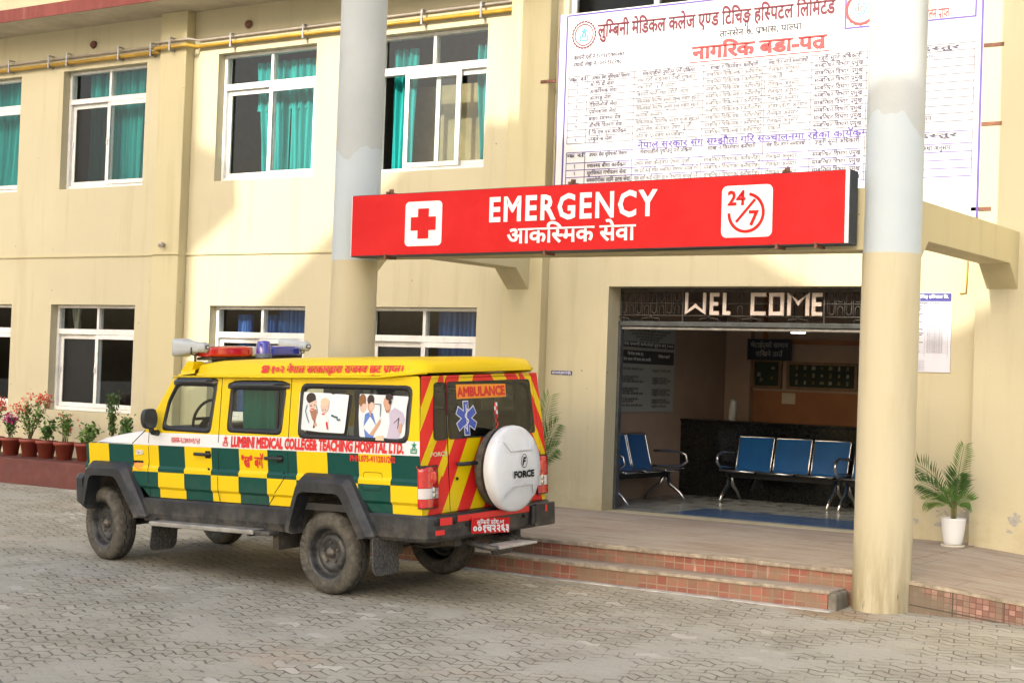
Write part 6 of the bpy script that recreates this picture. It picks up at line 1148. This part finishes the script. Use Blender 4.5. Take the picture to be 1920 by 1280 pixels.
# side lettering ----------------------------------------------------------
mb = MB(); sd = lambda x, z, d=.004: (x, prof(z)+d, z); US = (-1, 0, 0)
def stext(mb, s_, mt, o, u, v, **k):                                     # lettering that follows the pressed panel
    n0 = len(mb.v); text(mb, s_, mt, o, u, v, **k)
    for i in range(n0, len(mb.v)): x, y, z = mb.v[i]; mb.v[i] = (x, prof(z)+.004+(y-o[1]), z)
stext(mb, 'LUMBINI MEDICAL COLLEGE& TEACHING HOSPITAL LTD.', M_sred, sd(1.115, 1.214), US, V, width=2.02, height=.085, off=.06); mb.build('side_lettering', A); mb = MB()
fnc = lambda x, z: sd(x, z, .004)
def crest_side(cx, cz, r, mt): crest_mb = MB(); crest(crest_mb, cx, cz, r, mt, fnc); return crest_mb
for cx, mt in ((1.185, M_sred), (-1.01, mat('crest_green', (.0, .22, .12), .6))): 
    t_ = crest_side(cx, 1.258, .062, mt)
    t_.build('college_crest', A)
stext(mb, 'PHN.075-411201/202', M_sred, sd(-.315, 1.135), US, V, width=.50, height=.048, off=.035); mb.build('side_lettering', A); mb = MB()
stext(mb, '"ख" बर्ग', M_sred, sd(.985, 1.04), US, V, width=.27, height=.085, off=.04); mb.build('side_lettering', A); mb = MB()
stext(mb, 'चालक-९८४७१०१८५१', M_sred, sd(1.905, 1.228), US, V, width=.39, height=.045, off=.02)
mb.build('side_lettering', A)
mb = MB(); rf = lambda x, z: (x, .838-(z-1.86)*.42, z); VV = (Vector(rf(0, 1.92))-Vector(rf(0, 1.86))).normalized()
text(mb, '१०२ नेपाल सरकारद्वारा राजस्व छुट प्राप्त।', M_sred, Vector(rf(.655, 1.862))+Vector((0, .006, 0)), US, VV, width=1.53, height=.056, off=.04)
ph = [(-.045, .035), (-.05, .052), (-.03, .068), (.03, .068), (.05, .052), (.045, .035), (.022, .037), (.02, .05), (-.02, .05), (-.022, .037)]; o0 = Vector(rf(.72, 1.860))+Vector((0, .006, 0))
for pol in (ph, [(-.045, .0), (.045, .0), (.038, .022), (.018, .043), (-.018, .043), (-.038, .022)]): mb.sheet(pol, lambda u, v: o0+Vector(US)*u+VV*v, M_sred)
mb.build('roof_lettering', ROOF)
# light bar, loudspeakers, beacon -----------------------------------------
LB = bpy.data.objects.new('light_bar', None); C.objects.link(LB); LB.parent = A; LB.location = (1.70, .03, 1.955)
P_lr = mat('red_dome', (.62, .018, .010), .12, coat=1); P_lb = mat('blue_dome', (.03, .05, .38), .12, coat=1)
def barseg(y0, y1, mt, nm, k0=1, k1=1):
    mb = MB(); rows = []
    for i in range(9):
        t = i/8; y = y0+(y1-y0)*t; k = (1-(1-k0)*max(0, 1-t*5))*(1-(1-k1)*max(0, (t-.8)*5))
        rows.append([(.125*k*max(-1, min(1, 1.25*math.cos(a))), y, .090+.048*k*max(-1, min(1, 1.35*math.sin(a)))) for a in [2*math.pi*j/20 for j in range(20)]])
    mb.loft(rows, mt, True); mb.build(nm, LB)
barseg(.64, .115, P_lr, 'red_lens', .80, 1); barseg(-.15, -.58, P_lb, 'blue_lens', 1, .80); barseg(.112, -.147, var('pale_siren_housing', (.62, .63, .60), .4, .05, 5), 'siren_housing', .95, .95)
mb = MB(); mb.box(-.10, .10, -.58, .62, .015, .045, P_under, .008); mb.box(-.04, .04, .40, .48, -.02, .02, P_blk); mb.box(-.04, .04, -.48, -.40, -.02, .02, P_blk); mb.build('mounting_rail', LB)
mb = MB(); P_cream = var('cream_reflector', (.62, .50, .36), .4, .05); mb.box(-.07, .09, .15, .55, .1385, .144, P_cream, .002); mb.box(-.07, .09, -.50, -.18, .1385, .144, P_cream, .002); mb.build('top_strip', LB)
M_horn = var('grey_horn_plastic', (.45, .49, .50), .4, .06, 6)
for y in (.72, -.67):
    e = bpy.data.objects.new('loudspeaker', None); C.objects.link(e); e.parent = A; e.location = (1.74, y, 2.088); e.rotation_euler = (0, 0, R(8 if y > 0 else -8)); mb = MB(); rows = []
    for x, a, b in ((-.085, .035, .035), (-.05, .045, .045), (.0, .052, .05), (.06, .08, .06), (.15, .13, .08), (.165, .135, .083)): rows.append([(x, a*max(-1, min(1, 1.35*math.cos(t))), b*max(-1, min(1, 1.35*math.sin(t)))) for t in [2*math.pi*k/16+.2 for k in range(16)]])
    mb.loft(rows, M_horn); mb.build('horn', e); mb = MB(); mb.lathe([(.042, -.02), (.048, .0), (.05, .06), (.040, .078), (0, .08)], (-.06, 0, 0), (-1, 0, 0), M_horn, 20); mb.box(-.148, -.138, -.022, .022, -.016, .016, P_gap); mb.box(-.151, -.146, -.015, .015, -.009, .009, M_wvin); mb.build('driver', e); mb = MB(); mb.tube([(0, .055, .0), (0, .058, -.06), (0, .0, -.075), (0, -.058, -.06), (0, -.055, 0)], .008, P_hub, 6); mb.tube([(0, 0, -.075), (0, 0, -.135)], .012, P_hub, 6); mb.build('stand', e)
e = bpy.data.objects.new('beacon', None); C.objects.link(e); e.parent = A; e.location = (1.38, .19, 1.985); mb = MB(); mb.lathe([(.078, 0), (.078, .03), (.07, .04)], (0, 0, 0), (0, 0, 1), var('beacon_base', (.10, .12, .16), .4), 24); mb.build('base', e); mb = MB(); mb.lathe([(.070, .04), (.066, .125), (.060, .148), (.04, .158), (0, .160)], (0, 0, 0), (0, 0, 1), mat('beacon_blue', (.05, .05, .42), .1, coat=1), 24); mb.build('dome', e)
# ================================================================== unseen buildings behind the camera, outlined to shade the wall; they show in the panes
M_opp = var('ochre_render', (.78, .72, .60), .9, .06, 1.2); M_opp2 = var('grey_render', (.76, .73, .68), .9, .1, 1.2)  # render kept pale to bounce light onto the wall
YO = -6.0; t_ = YW-YO; DX, DZ = -SUN.x/SUN.y*t_, -SUN.z/SUN.y*t_
hump = [(-16.6, .9), (-14.9, 2.45), (-13.46, 3.62), (-12.2, 4.50), (-11.1, 4.93), (-10.6, 4.86), (-9.8, 4.55), (-8.5, 3.85), (-7.0, 3.0), (-6.2, 2.58), (-5.4, 2.42), (-4.6, 2.72), (-1.5, 2.85), (-.8, 2.0)]  # roofline traced from the shade edge on the wall
e = empty('shading_house', (0, 0, 0), 'unseen ochre house across the yard, gable roofline shaped to shade the wall, raised on posts to pass light', 'building')
pts = [(x+DX, z+DZ) for x, z in hump]; poly = pts+[(pts[-1][0], 5.6), (pts[0][0]+.02, 5.6)]
MB().prism(poly, lambda x, z: (x, YO, z), lambda x, z: (x, YO-3.5, z), M_opp).build('wall', e)
for i in range(5): x = pts[0][0]+.5+i*3.6; MB().box(x, x+.35, YO-3.2, YO-2.85, -1.5, 5.6, M_opp).build('lift_post', e); MB().box(x, x+.35, YO-.6, YO-.25, -1.5, 5.6, M_opp).build('lift_post', e)  # posts added so sunlight passes below and bounces off the yard
mb = MB(); rg = random.Random(2)
for i in range(4):
    for j in range(3):
        x, z = pts[0][0]+2.5+i*3.2, 6.4+j*1.9; mb.box(x, x+1.5, YO+.002, YO+.05, z, z+1.3, M_frame)
mb.build('window_frames', e); mb = MB()
for i in range(4):
    for j in range(3):
        x, z = pts[0][0]+2.5+i*3.2, 6.4+j*1.9; mb.box(x+.08, x+1.42, YO+.051, YO+.055, z+.08, z+1.22, M_dark)
mb.build('window_panes', e)
e = empty('shading_block', (0, 0, 0), 'unseen grey apartment block across the yard, edge and slanting canopy shaped to shade the wall, raised to pass light', 'building')
xe = -16.22+DX; MB().box(-25.5, xe, YO-5, YO, 5.6, 18.6, M_opp2).build('wall', e)
for x in (-25.4, -21.6, xe-.5):
    for y in (YO-4.6, YO-.5): MB().box(x, x+.4, y, y+.4, -1.5, 5.6, M_opp2).build('lift_post', e)  # added posts keep the block open underneath for bounced light
can = [(xe, 5.03+DZ), (-15.25+DX, 4.62+DZ), (-15.2+DX, 4.56+DZ), (xe, 3.86+DZ)]
MB().prism(can, lambda x, z: (x, YO-.01, z), lambda x, z: (x, YO-1.2, z), M_opp2).build('canopy', e)
mb = MB()
for i in range(2):
    for j in range(5): x, z = -24.6+i*3.7, 6.4+j*2.4; mb.box(x, x+1.6, YO+.002, YO+.04, z, z+1.7, M_dark)
mb.build('windows', e)
# ------------------------------------------------------------------ put every empty at the base of its thing
bpy.context.view_layer.update()
for o in list(C.objects):
    if o.type == 'EMPTY' and o.parent is None and o.location.length < 1e-6:
        lo = Vector((1e9,)*3); hi = Vector((-1e9,)*3)
        for ch in o.children_recursive:
            if ch.type == 'MESH':
                for c in ch.bound_box: p = ch.matrix_world @ Vector(c); lo = Vector(map(min, lo, p)); hi = Vector(map(max, hi, p))
        c = Vector(((lo.x+hi.x)/2, (lo.y+hi.y)/2, lo.z)); o.location = c
        for ch in o.children: ch.location = ch.location-c
